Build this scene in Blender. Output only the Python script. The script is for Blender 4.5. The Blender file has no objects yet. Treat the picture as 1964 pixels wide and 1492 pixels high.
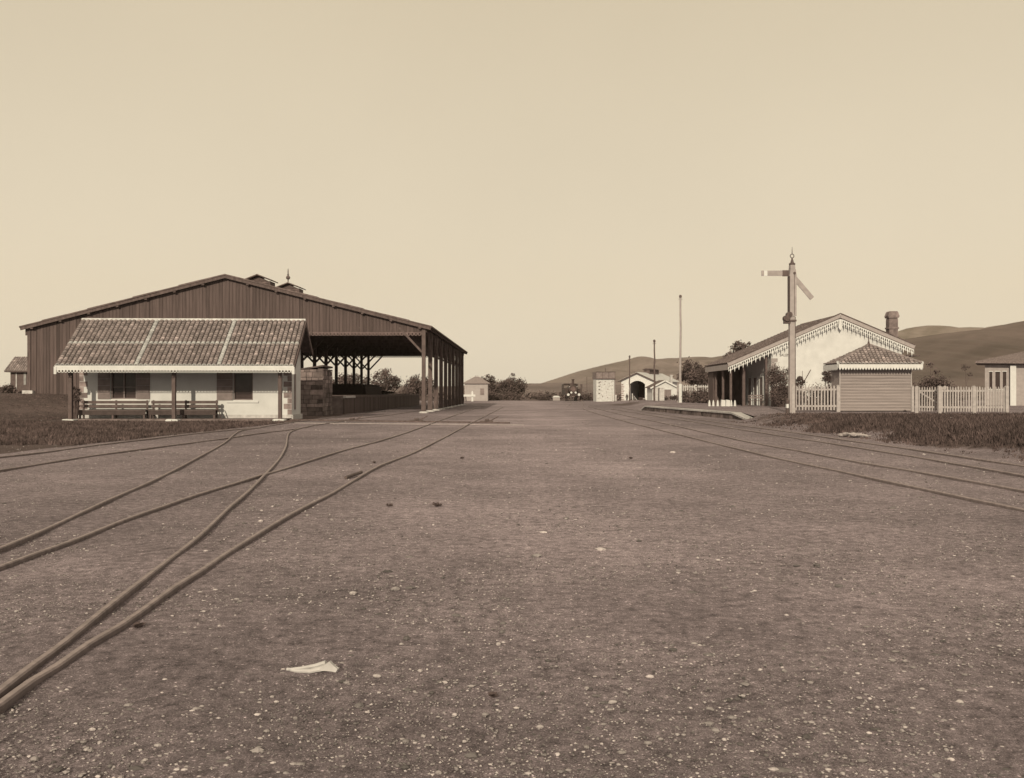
import bpy, bmesh, math, random
import numpy as np
from mathutils import Vector, Matrix
random.seed(7)
R = math.radians
sc = bpy.context.scene
C = sc.collection

# ------------------------------------------------------------------ camera
F, CX, HZ, H = 1700.0, 982.0, 752.0, 1.5       # focal in photo pixels, centre, horizon row, eye height
cam_d = bpy.data.cameras.new('camera'); cam = bpy.data.objects.new('camera', cam_d); C.objects.link(cam)
cam.location = (0, 0, H); cam.rotation_euler = (R(90), 0, 0)
cam_d.sensor_width = 36; cam_d.lens = 36 * F / 1964.0
cam_d.shift_y = (HZ - 746.0) / 1964.0
cam_d.clip_start = 0.1; cam_d.clip_end = 20000
sc.camera = cam
sc.cycles.volume_bounces = 2

# ------------------------------------------------------------------ sky and sun
SUN_EL, SUN_AZ = 23.0, 13.0                      # behind the camera, a little to its left
w = bpy.data.worlds.new("World"); sc.world = w; w.use_nodes = True
nt = w.node_tree; nt.nodes.clear()
N = nt.nodes.new; L = nt.links.new
sky = N('ShaderNodeTexSky'); sky.sky_type = 'NISHITA'; sky.sun_disc = False
sky.sun_elevation = R(SUN_EL); sky.sun_rotation = R(180 + SUN_AZ)
sky.dust_density = 4.0
bw = N('ShaderNodeRGBToBW'); L(sky.outputs[0], bw.inputs[0])
pw = N('ShaderNodeMath'); pw.operation = 'POWER'; pw.inputs[1].default_value = 0.05; L(bw.outputs[0], pw.inputs[0])
tc = N('ShaderNodeTexCoord'); sx = N('ShaderNodeSeparateXYZ'); L(tc.outputs['Generated'], sx.inputs[0])
mr = N('ShaderNodeMapRange'); mr.inputs[1].default_value = 0.0; mr.inputs[2].default_value = 0.45; L(sx.outputs[2], mr.inputs[0])
mx = N('ShaderNodeMix'); mx.data_type = 'RGBA'; L(mr.outputs[0], mx.inputs[0])
mx.inputs[6].default_value = (7.65, 6.92, 5.6, 1); mx.inputs[7].default_value = (6.2, 5.3, 3.85, 1)
cl = N('ShaderNodeTexNoise'); cl.inputs['Scale'].default_value = 2.2; cl.inputs['Detail'].default_value = 6; L(tc.outputs['Generated'], cl.inputs[0])   # very thin veil of high cloud
cr_ = N('ShaderNodeMapRange'); cr_.inputs[1].default_value = .3; cr_.inputs[2].default_value = .7; cr_.inputs[3].default_value = .965; cr_.inputs[4].default_value = 1.03; L(cl.outputs[0], cr_.inputs[0])
pm = N('ShaderNodeMath'); pm.operation = 'MULTIPLY'; L(pw.outputs[0], pm.inputs[0]); L(cr_.outputs[0], pm.inputs[1])
vm = N('ShaderNodeVectorMath'); vm.operation = 'SCALE'; L(mx.outputs[2], vm.inputs[0]); L(pm.outputs[0], vm.inputs['Scale'])
bg = N('ShaderNodeBackground'); bg.inputs[1].default_value = 0.1; L(vm.outputs[0], bg.inputs[0])
wo = N('ShaderNodeOutputWorld'); L(bg.outputs[0], wo.inputs[0])
sd = bpy.data.lights.new('sun', 'SUN'); sd.energy = 3.8; sd.angle = R(0.5); sd.color = (1.0, 0.87, 0.63)
sun = bpy.data.objects.new('sun', sd); C.objects.link(sun); sun.location = (-20, -60, 60)
SD = Vector((math.sin(R(SUN_AZ)) * math.cos(R(SUN_EL)), math.cos(R(SUN_AZ)) * math.cos(R(SUN_EL)), -math.sin(R(SUN_EL))))
sun.rotation_euler = SD.to_track_quat('-Z', 'Y').to_euler()
vs = sc.view_settings; vs.view_transform = 'Standard'; vs.look = 'None'; vs.exposure = 0.0; vs.gamma = 1.0; vs.use_curve_mapping = False

# ------------------------------------------------------------------ helpers
def G(px, py, z=0.0):                            # ground point of a photo pixel at height z
    Y = (H - z) * F / (py - HZ)
    return Vector(((px - CX) * Y / F, Y, z))
def XZ(px, py, Y):                               # point of a photo pixel at distance Y
    return (px - CX) * Y / F, H + (HZ - py) * Y / F
def ss(t):
    t = max(0.0, min(1.0, t)); return t * t * (3 - 2 * t)
def tone(v):                                     # warm purple browns when dark, cream when light
    def lp(a, b, t): return a + (b - a) * max(0, min(1, t))
    if v < .2: g, b = lp(.7, .83, (v - .03) / .17), lp(.7, .85, (v - .03) / .17)
    else: g, b = lp(.83, 1.0, (v - .2) / .3), lp(.85, 1.03, (v - .2) / .3)
    return (v, v * g, v * b, 1)
MATS = {}
def mat(name, v, rough=.85, nscale=6.0, namt=.25, bump=.0, bscale=40.0, nscale2=None, stretch=None):
    m = bpy.data.materials.new(name); m.use_nodes = True; t = m.node_tree
    n, l = t.nodes.new, t.links.new
    b = t.nodes['Principled BSDF']; b.inputs['Roughness'].default_value = rough
    try: b.inputs['Specular IOR Level'].default_value = .2
    except Exception: pass
    co = n('ShaderNodeTexCoord'); mp = n('ShaderNodeMapping'); l(co.outputs['Object'], mp.inputs[0])
    if stretch: mp.inputs['Scale'].default_value = stretch
    a = n('ShaderNodeTexNoise'); a.inputs['Scale'].default_value = nscale; a.inputs['Detail'].default_value = 6; l(mp.outputs[0], a.inputs[0])
    r = n('ShaderNodeMapRange'); r.inputs[1].default_value = .3; r.inputs[2].default_value = .7
    r.inputs[3].default_value = 1 - namt; r.inputs[4].default_value = 1 + namt; l(a.outputs[0], r.inputs[0])
    at = n('ShaderNodeAttribute'); at.attribute_name = 'Col'
    mu = n('ShaderNodeMath'); mu.operation = 'MULTIPLY'; l(r.outputs[0], mu.inputs[0]); l(at.outputs['Fac'], mu.inputs[1])
    c = n('ShaderNodeRGB'); c.outputs[0].default_value = tone(v)
    s = n('ShaderNodeVectorMath'); s.operation = 'SCALE'; l(c.outputs[0], s.inputs[0]); l(mu.outputs[0], s.inputs['Scale'])
    l(s.outputs[0], b.inputs['Base Color'])
    if bump:
        nb = n('ShaderNodeTexNoise'); nb.inputs['Scale'].default_value = bscale; nb.inputs['Detail'].default_value = 4; l(mp.outputs[0], nb.inputs[0])
        bp = n('ShaderNodeBump'); bp.inputs['Strength'].default_value = .6; bp.inputs['Distance'].default_value = bump
        l(nb.outputs[0], bp.inputs['Height']); l(bp.outputs[0], b.inputs['Normal'])
    MATS[name] = m
    return m
M_DARK = mat('dark_timber', .1, .8, 5, .35, .004, 30, stretch=(1, 1, .25))
M_BOARD = mat('weathered_boarding', .092, .85, 3, .2, .004, 30, stretch=(3, 3, .2))
M_POST = mat('brown_post', .105, .8, 4, .2)
M_PALEP = mat('pale_painted_post', .31, .7, 4, .12, .002, 30)
M_WHITE = mat('white_paint', .56, .7, 3, .06)
M_LIME = mat('limewashed_wall', .53, .9, 1.6, .07, .01, 14)
M_STONE = mat('rubble_stone', .165, .9, 2.5, .4, .03, 9)
M_COPE = mat('pale_coping_stone', .44, .9, 5, .22, .01, 20)
M_TILE = mat('clay_tile', .235, .9, 9, .32, .01, 25)
M_MORTAR = mat('lime_mortar', .5, .9, 12, .2, .01, 30)
M_ROOFD = mat('old_dark_roofing', .12, .9, 4, .35, .01, 12)
M_IRON = mat('dark_iron', .09, .55, 8, .25)
M_RAIL = mat('rusty_rail', .2, .6, 14, .22)
M_BLACK = mat('sooty_black', .06, .8, 4, .3)
M_PICKET = mat('greyed_picket_paint', .36, .8, 6, .14)
M_WEATHER = mat('greyed_weatherboard', .27, .8, 3, .14, .003, 30, stretch=(.3, 3, 6))
M_SHUT = mat('shutter_paint', .19, .7, 3, .2)
M_GLASS = mat('window_glass', .05, .12, 2, .2)
M_SHEET = mat('pale_sheet_roof', .5, .6, 2, .12)
M_LEAF = mat('leaves', .1, .9, 1.5, .3)
M_LEAF2 = mat('dusty_leaves', .12, .9, 1.5, .3)
M_BARK = mat('bark', .09, .9, 5, .3)
M_GRASS = mat('dry_grass', .078, .9, .8, .3)
M_PEB = mat('pebble', .33, .9, 20, .2)
M_CLOTH = mat('dark_cloth', .05, .9, 5, .2)
M_SKIN = mat('skin', .12, .7, 5, .1)
M_LOCO = mat('locomotive_paint', .05, .45, 4, .3)
M_BONE = mat('bleached_bone', .44, .7, 25, .12)

class MB:
    def __init__(s): s.v, s.f, s.m, s.c = [], [], [], []
    def add(s, vs, fs, m=0, c=1.0):
        o = len(s.v); s.v += [tuple(p) for p in vs]
        for f in fs: s.f.append([o + i for i in f]); s.m.append(m); s.c.append(c)
    def box(s, a, b, m=0, c=1.0, T=None):
        x0, y0, z0 = a; x1, y1, z1 = b
        p = [(x0,y0,z0),(x1,y0,z0),(x1,y1,z0),(x0,y1,z0),(x0,y0,z1),(x1,y0,z1),(x1,y1,z1),(x0,y1,z1)]
        if T: p = [T @ Vector(q) for q in p]
        s.add(p, [(0,3,2,1),(4,5,6,7),(0,1,5,4),(1,2,6,5),(2,3,7,6),(3,0,4,7)], m, c)
    def bar(s, a, b, w, d=None, m=0, c=1.0, w2=None, up=(0, 0, 1)):
        a, b = Vector(a), Vector(b); d = d or w; z = (b - a).normalized(); k = (w2 / w) if w2 else 1
        u = Vector(up)
        if abs(z.dot(u)) > .98: u = Vector((0, 1, 0))
        x = z.cross(u).normalized(); y = x.cross(z).normalized()
        p = []
        for q, kk in ((a, 1), (b, k)):
            for i, j in ((-1,-1),(1,-1),(1,1),(-1,1)): p.append(q + x * i * w / 2 * kk + y * j * d / 2 * kk)
        s.add(p, [(0,3,2,1),(4,5,6,7),(0,1,5,4),(1,2,6,5),(2,3,7,6),(3,0,4,7)], m, c)
    def prism(s, poly, y0, y1, m=0, c=1.0):      # poly in xz, extruded along y
        n = len(poly); p = [(x, y0, z) for x, z in poly] + [(x, y1, z) for x, z in poly]
        s.add(p, [tuple(range(n)), tuple(range(2*n-1, n-1, -1))] + [(i, n+i, n+(i+1)%n, (i+1)%n) for i in range(n)], m, c)
    def tube(s, pts, rs, n=10, m=0, c=1.0, cap=True):
        pts = [Vector(p) for p in pts]
        if not hasattr(rs, '__len__'): rs = [rs] * len(pts)
        rings = []
        for i, p in enumerate(pts):
            t = (pts[min(i+1, len(pts)-1)] - pts[max(i-1, 0)])
            t = t.normalized() if t.length > 1e-9 else Vector((0,0,1))
            u = Vector((0,0,1)) if abs(t.z) < .9 else Vector((0,1,0))
            x = t.cross(u).normalized(); y = x.cross(t)
            rings.append([p + (x * math.cos(2*math.pi*k/n) + y * math.sin(2*math.pi*k/n)) * rs[i] for k in range(n)])
        vs_ = [q for r in rings for q in r]; fs = []
        for i in range(len(pts)-1):
            for k in range(n): fs.append((i*n+k, i*n+(k+1)%n, (i+1)*n+(k+1)%n, (i+1)*n+k))
        if cap: fs += [tuple(range(n-1, -1, -1)), tuple(range((len(pts)-1)*n, len(pts)*n))]
        s.add(vs_, fs, m, c)
    def lathe(s, base, prof, n=14, m=0, c=1.0):  # prof: (r,z) upward
        b = Vector(base); vs_ = []; fs = []
        for r, z in prof:
            for k in range(n): vs_.append(b + Vector((r*math.cos(2*math.pi*k/n), r*math.sin(2*math.pi*k/n), z)))
        for i in range(len(prof)-1):
            for k in range(n): fs.append((i*n+k, i*n+(k+1)%n, (i+1)*n+(k+1)%n, (i+1)*n+k))
        fs += [tuple(range(n-1, -1, -1)), tuple(range((len(prof)-1)*n, len(prof)*n))]
        s.add(vs_, fs, m, c)
    def scallop(s, P, p, h, hr, th, m=0, c=1.0, bottom='round'):
        # one bay of a cut fascia: P maps (u, depth, v) to a point; width p, solid height h above the hole centre
        angs = sorted(set([2*math.pi*k/16 for k in range(16)] + [math.atan2(h, p/2), math.atan2(h, -p/2)]))
        out, inn = [], []
        for a in angs:
            dx, dz = math.cos(a), math.sin(a)
            if dz < -1e-6: r = p/2 * (1.0 if bottom == 'round' else 1.0 + .9*max(0, -dz - .55))
            else:
                r = min((p/2)/max(abs(dx), 1e-6), h/max(dz, 1e-6))
            out.append((dx*r, dz*r)); inn.append((dx*hr, dz*hr))
        n = len(angs); vs_ = []
        for d in (0, th):
            vs_ += [P(u, d, v) for u, v in out] + [P(u, d, v) for u, v in inn]
        fs = []
        for i in range(n):
            j = (i+1) % n
            fs += [(i, j, n+j, n+i), (2*n+i, 3*n+i, 3*n+j, 2*n+j), (i, 2*n+i, 2*n+j, j), (n+i, n+j, 3*n+j, 3*n+i)]
        s.add(vs_, fs, m, c)
    def build(s, name, mats, parent=None, smooth=False):
        me = bpy.data.meshes.new(name); me.from_pydata(s.v, [], s.f)
        if not isinstance(mats, (list, tuple)): mats = [mats]
        for m in mats: me.materials.append(m)
        me.polygons.foreach_set('material_index', s.m)
        ca = me.color_attributes.new('Col', 'FLOAT_COLOR', 'CORNER')
        lt = np.zeros(len(me.polygons), dtype=np.int32); me.polygons.foreach_get('loop_total', lt)
        col = np.repeat(np.array(s.c, dtype=np.float32), lt)
        ca.data.foreach_set('color', np.stack([col, col, col, np.ones_like(col)], 1).ravel())
        if smooth: me.polygons.foreach_set('use_smooth', [True]*len(me.polygons))
        me.update()
        o = bpy.data.objects.new(name, me); C.objects.link(o)
        if parent: o.parent = parent
        return o
def tag(o, label=None, cat=None, group=None, kind=None):
    if label: o['label'] = label
    if cat: o['category'] = cat
    if group: o['group'] = group
    if kind: o['kind'] = kind
    return o
def thing(name, label, cat, loc=(0,0,0), rotz=0, group=None):
    o = bpy.data.objects.new(name, None); C.objects.link(o); o.empty_display_size = .3
    o.location = loc; o.rotation_euler = (0, 0, rotz)
    return tag(o, label, cat, group)
def dup(root, loc, rotz, label=None):
    r = root.copy(); C.objects.link(r); r.location = loc; r.rotation_euler = (0, 0, rotz)
    if label: r['label'] = label
    for ch in list(root.children):
        c = ch.copy(); C.objects.link(c); c.parent = r
        for g in list(ch.children):
            d = g.copy(); C.objects.link(d); d.parent = c
    return r
def spline(pts, step=.6):                        # smooth resampling of xy points
    out = []
    P = [Vector(p) for p in pts]
    for i in range(len(P)-1):
        p0 = P[max(i-1, 0)]; p1 = P[i]; p2 = P[i+1]; p3 = P[min(i+2, len(P)-1)]
        n = max(2, int((p2-p1).length/step))
        n = min(n, 14)
        d = (p2-p1).length
        m1 = (p2-p0) * (d/max(1e-6, (p1-p0).length + d)) if i > 0 else (p2-p1)
        m2 = (p3-p1) * (d/max(1e-6, (p3-p2).length + d)) if i < len(P)-2 else (p2-p1)
        for k in range(n):
            t = k/n; a = 2*t**3-3*t*t+1; b = t**3-2*t*t+t; c = -2*t**3+3*t*t; e = t**3-t*t
            out.append(p1*a + m1*b + p2*c + m2*e)
    out.append(P[-1]); return out

# ------------------------------------------------------------------ ground
def edgeX(Y): return 12.15 + (Y - 49.2) * (10.75 - 12.15) / (72 - 49.2)
def zg(x, y):
    z = 1.39 * ss((-x - 20) / 13.5) * ss((y - 36) / 25)
    if y > 52: z = max(z, 1.37 * ss((-x - 16) / 6) * ss((y - 60) / 6) * (1 if y < 140 else ss((190 - y) / 50)))
    if y < 46: r = ss((x - 11.4) / 2.2)
    elif y < 72: r = ss((x - (edgeX(y) + .15)) / 2.4)
    else: r = ss((x - (10.9 + (y - 72) * .05)) / 2.6)
    if y > 115: r *= ss((150 - y) / 30)
    z += .38 * r
    return z
def rnd_noise(x, y):
    return (math.sin(x*1.7+y*.9)+math.sin(x*.6-y*2.1+1)+math.sin(x*3.1+y*2.7+2)*.6)/2.6
Ys = [-8, -5, -2, 0] + list(np.geomspace(1.2, 200, 230)) + list(np.geomspace(215, 3300, 30))
T = np.linspace(-1, 1, 241)
gb = MB(); cols = []
for y in Ys:
    for t in T:
        x = t * (9 + max(y, 0) * 1.15)
        z = zg(x, y)
        if 0 < y < 120: z += .012 * rnd_noise(x, y) * min(1, 8/(y+1)+.3)
        gb.v.append((x, y, z))
nT = len(T)
def gravel(x, y):                                # 1 = bare gravel yard, 0 = grassy ground; a painted shadow streak lowers it too
    g = 1.0
    g *= 1 - ss((y - 152 + 3*math.sin(x*.3)) / 10)
    if x < 0:
        lim = -19.5 + (46 - y) * -.62 if y < 46 else -25
        lim = min(-11.0, lim)
        bd = (46.5 - 1.0*math.sin(x*.8))
        # grass strip left of the back track
        yE = G(183, 852).y + (x - G(183, 852).x) * (G(470, 820.5).y - G(183, 852).y) / (G(470, 820.5).x - G(183, 852).x)
        if x < -11: g *= 1 - .8*ss((y - yE - 1.0) / 4) if y < 60 else 1
        if x < -25 and y > 40: g *= .25
    if x > 0:
        e = 11.2 + .5*math.sin(y*.7)
        if y < 46: g *= 1 - ss((x - e) / 1.6) * (.95 if y < 39 else .55)
    g *= 1 - .75*max(0, 1-((x-13)/3.2)**2-((y-103)/11)**2) ; g -= .42*max(0, 1-((x-4.4)/1.6)**2-((y-30.4)/.9)**2)  # second term paints a thin shadow streak into the ground mask
    return max(0, min(1, g))
for i in range(len(Ys)-1):
    for j in range(nT-1):
        a = i*nT+j; gb.f.append([a, a+1, a+nT+1, a+nT]); gb.m.append(0)
        x = sum(gb.v[q][0] for q in gb.f[-1])/4; y = sum(gb.v[q][1] for q in gb.f[-1])/4
        gb.c.append(1.0)
GCOL = [gravel(v[0], v[1]) for v in gb.v]
gm = bpy.data.materials.new('gravel_ground'); gm.use_nodes = True
t = gm.node_tree; n, l = t.nodes.new, t.links.new; b = t.nodes['Principled BSDF']; b.inputs['Roughness'].default_value = .95
b.inputs['Specular IOR Level'].default_value = .1
co = n('ShaderNodeTexCoord')
def noise(sc_, det=5, rough=.6, src=None):
    a = n('ShaderNodeTexNoise'); a.inputs['Scale'].default_value = sc_; a.inputs['Detail'].default_value = det; a.inputs['Roughness'].default_value = rough
    l(src or co.outputs['Object'], a.inputs[0]); return a.outputs[0]
def rng(src, a, b_, c, d):
    r = n('ShaderNodeMapRange'); r.inputs[1].default_value = a; r.inputs[2].default_value = b_; r.inputs[3].default_value = c; r.inputs[4].default_value = d
    l(src, r.inputs[0]); return r.outputs[0]
def mul(a, b_, op='MULTIPLY'):
    m = n('ShaderNodeMath'); m.operation = op
    for k, q in enumerate((a, b_)):
        if isinstance(q, (int, float)): m.inputs[k].default_value = q
        else: l(q, m.inputs[k])
    return m.outputs[0]
big = rng(noise(.16, 5, .55), .35, .68, .76, 1.2)
med = rng(noise(1.1, 6, .65), .3, .7, .82, 1.18)
fin = rng(noise(9, 12, .88), .36, .64, .3, 1.75)
fin2 = rng(noise(110, 3, .8), .3, .7, .55, 1.45)
sxy = n('ShaderNodeSeparateXYZ'); l(co.outputs['Object'], sxy.inputs[0])
trod = mul(rng(sxy.outputs[0], -6, 0, 0, 1), rng(sxy.outputs[0], 2.5, 9, 1, 0))   # lighter trodden middle of the yard
trod = mul(mul(trod, rng(noise(.35, 4, .6), .3, .7, .4, 1.2)), .36)
trod = mul(trod, rng(sxy.outputs[1], 4, 9, .1, 1))
val = mul(mul(mul(mul(big, med), fin), fin2), mul(.85, trod, 'ADD'))
vo = n('ShaderNodeTexVoronoi'); vo.inputs['Scale'].default_value = 48; l(co.outputs['Object'], vo.inputs[0])
sepc = n('ShaderNodeSeparateColor'); l(vo.outputs['Color'], sepc.inputs[0])
sp = mul(rng(sepc.outputs[0], .9, .94, 0, 1), rng(vo.outputs['Distance'], .3, .4, 1, 0))
vo2 = n('ShaderNodeTexVoronoi'); vo2.inputs['Scale'].default_value = 130; l(co.outputs['Object'], vo2.inputs[0])
sepc2 = n('ShaderNodeSeparateColor'); l(vo2.outputs['Color'], sepc2.inputs[0])
sp2 = mul(rng(sepc2.outputs[1], .78, .84, 0, 1), rng(vo2.outputs['Distance'], .3, .42, 1, 0))
dk = mul(rng(sepc2.outputs[2], .8, .86, 0, 1), rng(vo2.outputs['Distance'], .3, .42, 1, 0))
val = mul(val, mul(1.0, mul(sp, 1.5), 'ADD')); val = mul(val, mul(1.0, mul(sp2, 1.1), 'ADD')); val = mul(val, mul(1.0, mul(dk, .6), 'SUBTRACT'))
cg = n('ShaderNodeRGB'); _c = tone(.235); cg.outputs[0].default_value = (_c[0], _c[1]*.985, _c[2]*1.07, 1)
cr = n('ShaderNodeRGB'); cr.outputs[0].default_value = tone(.105)
at = n('ShaderNodeAttribute'); at.attribute_name = 'Mask'
mk = mul(at.outputs['Fac'], rng(noise(1.6, 4, .7), .3, .7, -.22, .22), 'ADD')
mk = rng(mk, .35, .65, 0, 1)
mxg = n('ShaderNodeMix'); mxg.data_type = 'RGBA'; l(mk, mxg.inputs[0]); l(cr.outputs[0], mxg.inputs[6]); l(cg.outputs[0], mxg.inputs[7])
scv = n('ShaderNodeVectorMath'); scv.operation = 'SCALE'; l(mxg.outputs[2], scv.inputs[0]); l(val, scv.inputs['Scale']); l(scv.outputs[0], b.inputs['Base Color'])
bp = n('ShaderNodeBump'); bp.inputs['Strength'].default_value = .8; bp.inputs['Distance'].default_value = .03
hh = mul(noise(14, 9, .8), mul(sp, .35), 'ADD'); l(hh, bp.inputs['Height']); l(bp.outputs[0], b.inputs['Normal'])
go = gb.build('ground', gm, smooth=True); tag(go, kind='structure')
ma = go.data.attributes.new('Mask', 'FLOAT', 'POINT'); ma.data.foreach_set('value', GCOL)

# ------------------------------------------------------------------ hills
def hill(name, prof, Y, depth, v, label=None, seed=0):
    rs = random.Random(seed); nb = 26
    px = np.linspace(prof[0][0], prof[-1][0], 420)
    py = np.interp(px, [p[0] for p in prof], [p[1] for p in prof])
    m = MB(); ph = [rs.uniform(0, 6) for _ in range(8)]
    for k in range(nb):
        s_ = k/(nb-1)*1.5; yy = Y - depth*(1-s_)
        f_ = math.sin(min(s_, 1)*math.pi/2)**1.3 if s_ <= 1 else math.cos((s_-1)*math.pi/1.0)
        for i in range(len(px)):
            X = (px[i]-CX)/F*Y
            zt = H + (HZ - py[i])/F*Y
            u = X/Y*60
            gul = (math.sin(u*1.3+ph[0]+s_*2)+.6*math.sin(u*3.1+ph[1]-s_*3)+.4*math.sin(u*7+ph[2]+s_*4)+.25*math.sin(u*15+ph[3]))
            zz = zt*f_ + gul*zt*.045*math.sin(min(1, s_)*math.pi) + (.007 if seed > 1 else .003)*zt*(math.sin(u*23+ph[4])+math.sin(u*61+ph[5])*.6)*min(1, s_)
            m.v.append((X, yy, zz - 1.0 if k in (0, nb-1) else zz))
    for k in range(nb-1):
        for i in range(len(px)-1):
            a = k*len(px)+i; m.f.append([a, a+1, a+len(px)+1, a+len(px)]); m.m.append(0); m.c.append(1.0)
    mm = mat(name+'_scrub', v, .95, .012, .38, 6.0, .02)
    o = m.build(name, mm, smooth=True); tag(o, kind='structure'); return o
hill('hill', [(1015,752),(1035,736),(1060,728),(1110,712),(1150,702),(1180,695),(1200,691),(1213,687),(1224,691),(1240,692),(1280,690),(1300,686),(1340,688),(1400,684),(1500,680),(1600,672),(1680,664),(1760,690),(1900,752)], 1500, 700, .17, seed=1)
hill('hill', [(1300,752),(1500,720),(1600,700),(1690,668),(1726,651),(1780,644),(1812,641),(1858,640),(1900,628),(1949,619),(2100,600),(2300,640),(2500,752)], 1000, 500, .105, seed=2)
hill('distant_hill', [(1560,752),(1640,680),(1690,638),(1712,645),(1726,641),(1735,634),(1743,629),(1769,633),(1805,639),(1858,640),(1880,632),(1900,627),(1960,630),(2100,660),(2300,752)], 2300, 900, .165, seed=3)
hill('low_hills', [(-400,752),(-100,744),(300,741),(600,742),(860,741),(940,738),(1000,736),(1060,735),(1150,738),(1300,739),(1500,752)], 650, 330, .15, seed=4)

# ------------------------------------------------------------------ vegetation
def leaves(m, centers, radii, n, size, rs, flat=.8, cl=(.75, 1.25)):
    tot = sum(r**2 for r in radii)
    for c, r in zip(centers, radii):
        k = int(n * r*r/tot); base = rs.uniform(*cl)
        for _ in range(k):
            d = Vector((rs.gauss(0,1), rs.gauss(0,1), rs.gauss(0,1)))
            if d.length < 1e-3: continue
            d = d * r * .52; d.z *= flat
            p = c + d; sz = size * rs.uniform(.6, 1.4)
            a = Vector((rs.gauss(0,1), rs.gauss(0,1), rs.gauss(0,1))).normalized(); e = a.orthogonal().normalized(); f = a.cross(e)
            q = [p + e*sz, p + f*sz*.6, p - e*sz, p - f*sz*.6]
            m.add(q, [(0,1,2,3)], 0, base*rs.uniform(.75, 1.25))
def tree(name, label, cat, loc, h, rx, trunk=.35, n=2600, size=.2, seed=0, ry=None, group=None, low=.25, blobs=16, mt=None):
    blobs = int(blobs*1.5); n = int(n*1.6); size *= .72
    rs = random.Random(seed); t_ = thing(name, label, cat, loc, 0, group); ry = ry or rx
    cs, rr = [], []
    c0 = h*(1+low)/2; hz = h*(1-low)/2
    for i in range(blobs):
        while True:
            d = Vector((rs.uniform(-1,1), rs.uniform(-1,1), rs.uniform(-1,1)))
            if d.length < 1: break
        br = rs.choice([.18, .24, .3, .42])*min(rx, hz)
        cs.append(Vector((d.x*(rx-br*.6), d.y*(ry-br*.6), c0 + d.z*(hz-br*.6)))); rr.append(br)
    b1 = MB(); leaves(b1, cs, rr, n, size, rs); b1.build('crown', mt or M_LEAF, t_)
    b2 = MB(); b2.tube([(0,0,-.2),(rs.uniform(-.1,.1)*rx*.3,0,h*low*.6),(0,0,c0)], [trunk, trunk*.75, trunk*.35], 8)
    for c in cs[:9]:
        s0 = h*rs.uniform(low*.5, (low+1)/2*.8); b2.tube([(0,0,s0), Vector((c.x*.4, c.y*.4, (s0+c.z)/2+.1)), c], [trunk*.4, trunk*.25, trunk*.08], 6)
    b2.build('trunk', M_BARK, t_); return t_
def bush(label, loc, rx, ry, rz, n=1200, size=.12, seed=0, group=None, mt=None, name='bush', blobs=12, cat='bush'):
    blobs = int(blobs*1.4); n = int(n*1.5); size *= .78
    rs = random.Random(seed); t_ = thing(name, label, cat, loc, 0, group); cs, rr = [], []
    for i in range(blobs):
        a = rs.uniform(0, 6.28); q = math.sqrt(rs.uniform(0, 1)); z = rs.uniform(.15, .85)
        k = math.sqrt(max(.1, 1-(z-.3)**2)); br = rs.uniform(.25, .45)*min(rx, rz)
        cs.append(Vector((math.cos(a)*q*rx*k*.8, math.sin(a)*q*ry*k*.8, z*(rz-br*.5)))); rr.append(br)
    b1 = MB(); leaves(b1, cs, rr, n, size, rs); b1.build('foliage', mt or M_LEAF, t_)
    b2 = MB()
    for c in cs: b2.tube([(c.x*.15, c.y*.15, -.1), c], [.03+rz*.01, .01], 5)
    b2.build('stem', M_BARK, t_); return t_

def at_px(px, Y, z=None):
    X = (px-CX)*Y/F; return (X, Y, zg(X, Y) if z is None else z)
# trees seen through the open goods shed
tree('tree', 'spreading tree standing alone, framed by the far opening of the goods shed', 'tree', at_px(741, 165, 0), 5.9, 2.9, .25, 1700, .25, 11, low=.2, blobs=22)
tree('tree', 'wide blurred tree seen between the inner posts of the goods shed', 'tree', at_px(672, 170, 0), 5.6, 4.6, .3, 4200, .22, 12, low=.08, blobs=34)
tree('tree', 'leafy tree directly left of the front posts of the goods shed opening', 'tree', at_px(806, 160, 0), 4.9, 3.4, .25, 3600, .2, 13, low=.04, blobs=30)
bush('broad low bush beneath the lone tree behind the goods shed', at_px(757, 158, 0), 4.2, 2, 1.9, 1900, .16, 14)
tree('tree', 'dark rounded tree behind the small hip roofed building in the distance', 'tree', at_px(935, 172, 0), 5.0, 3.2, .25, 3800, .2, 15, low=.05, blobs=26)
tree('tree', 'dark bushy tree with a pointed top, beside the distant yard edge', 'tree', at_px(984, 165, 0), 5.1, 2.7, .25, 4200, .19, 16, low=.02, blobs=30)
bush('low spreading bush at the foot of the pointed dark tree', at_px(965, 162, 0), 4.4, 2, 1.9, 2200, .15, 17)
bush('dark bush at the yard edge left of the small white hut', at_px(1046, 162, 0), 2.6, 2, 1.1, 1300, .14, 18)
bush('dark bush between the locomotive and the water tower', at_px(1131, 158, 0), 2.2, 1.5, 1.2, 1200, .14, 19)
tree('tree', 'small dark tree rising just above the station veranda roof', 'tree', at_px(1425, 97), 7.0, 1.35, .15, 1300, .15, 21, low=.6, blobs=12)
tree('tree', 'thin tree top showing low over the veranda roof, left of the darker tree', 'tree', at_px(1401, 92), 5.4, .8, .1, 420, .14, 22, low=.65, blobs=8, mt=M_LEAF2)
tree('tree', 'dark leaning tree left of the station behind the tall white based pole', 'tree', at_px(1332, 104), 4.9, 2.1, .2, 3000, .15, 23, low=.3, blobs=20)
tree('tree', 'pale leafy tree in front of the hill beside the veranda end', 'tree', at_px(1350, 112), 4.2, 1.8, .16, 1500, .15, 24, low=.1, blobs=16, mt=M_LEAF2)
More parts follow.
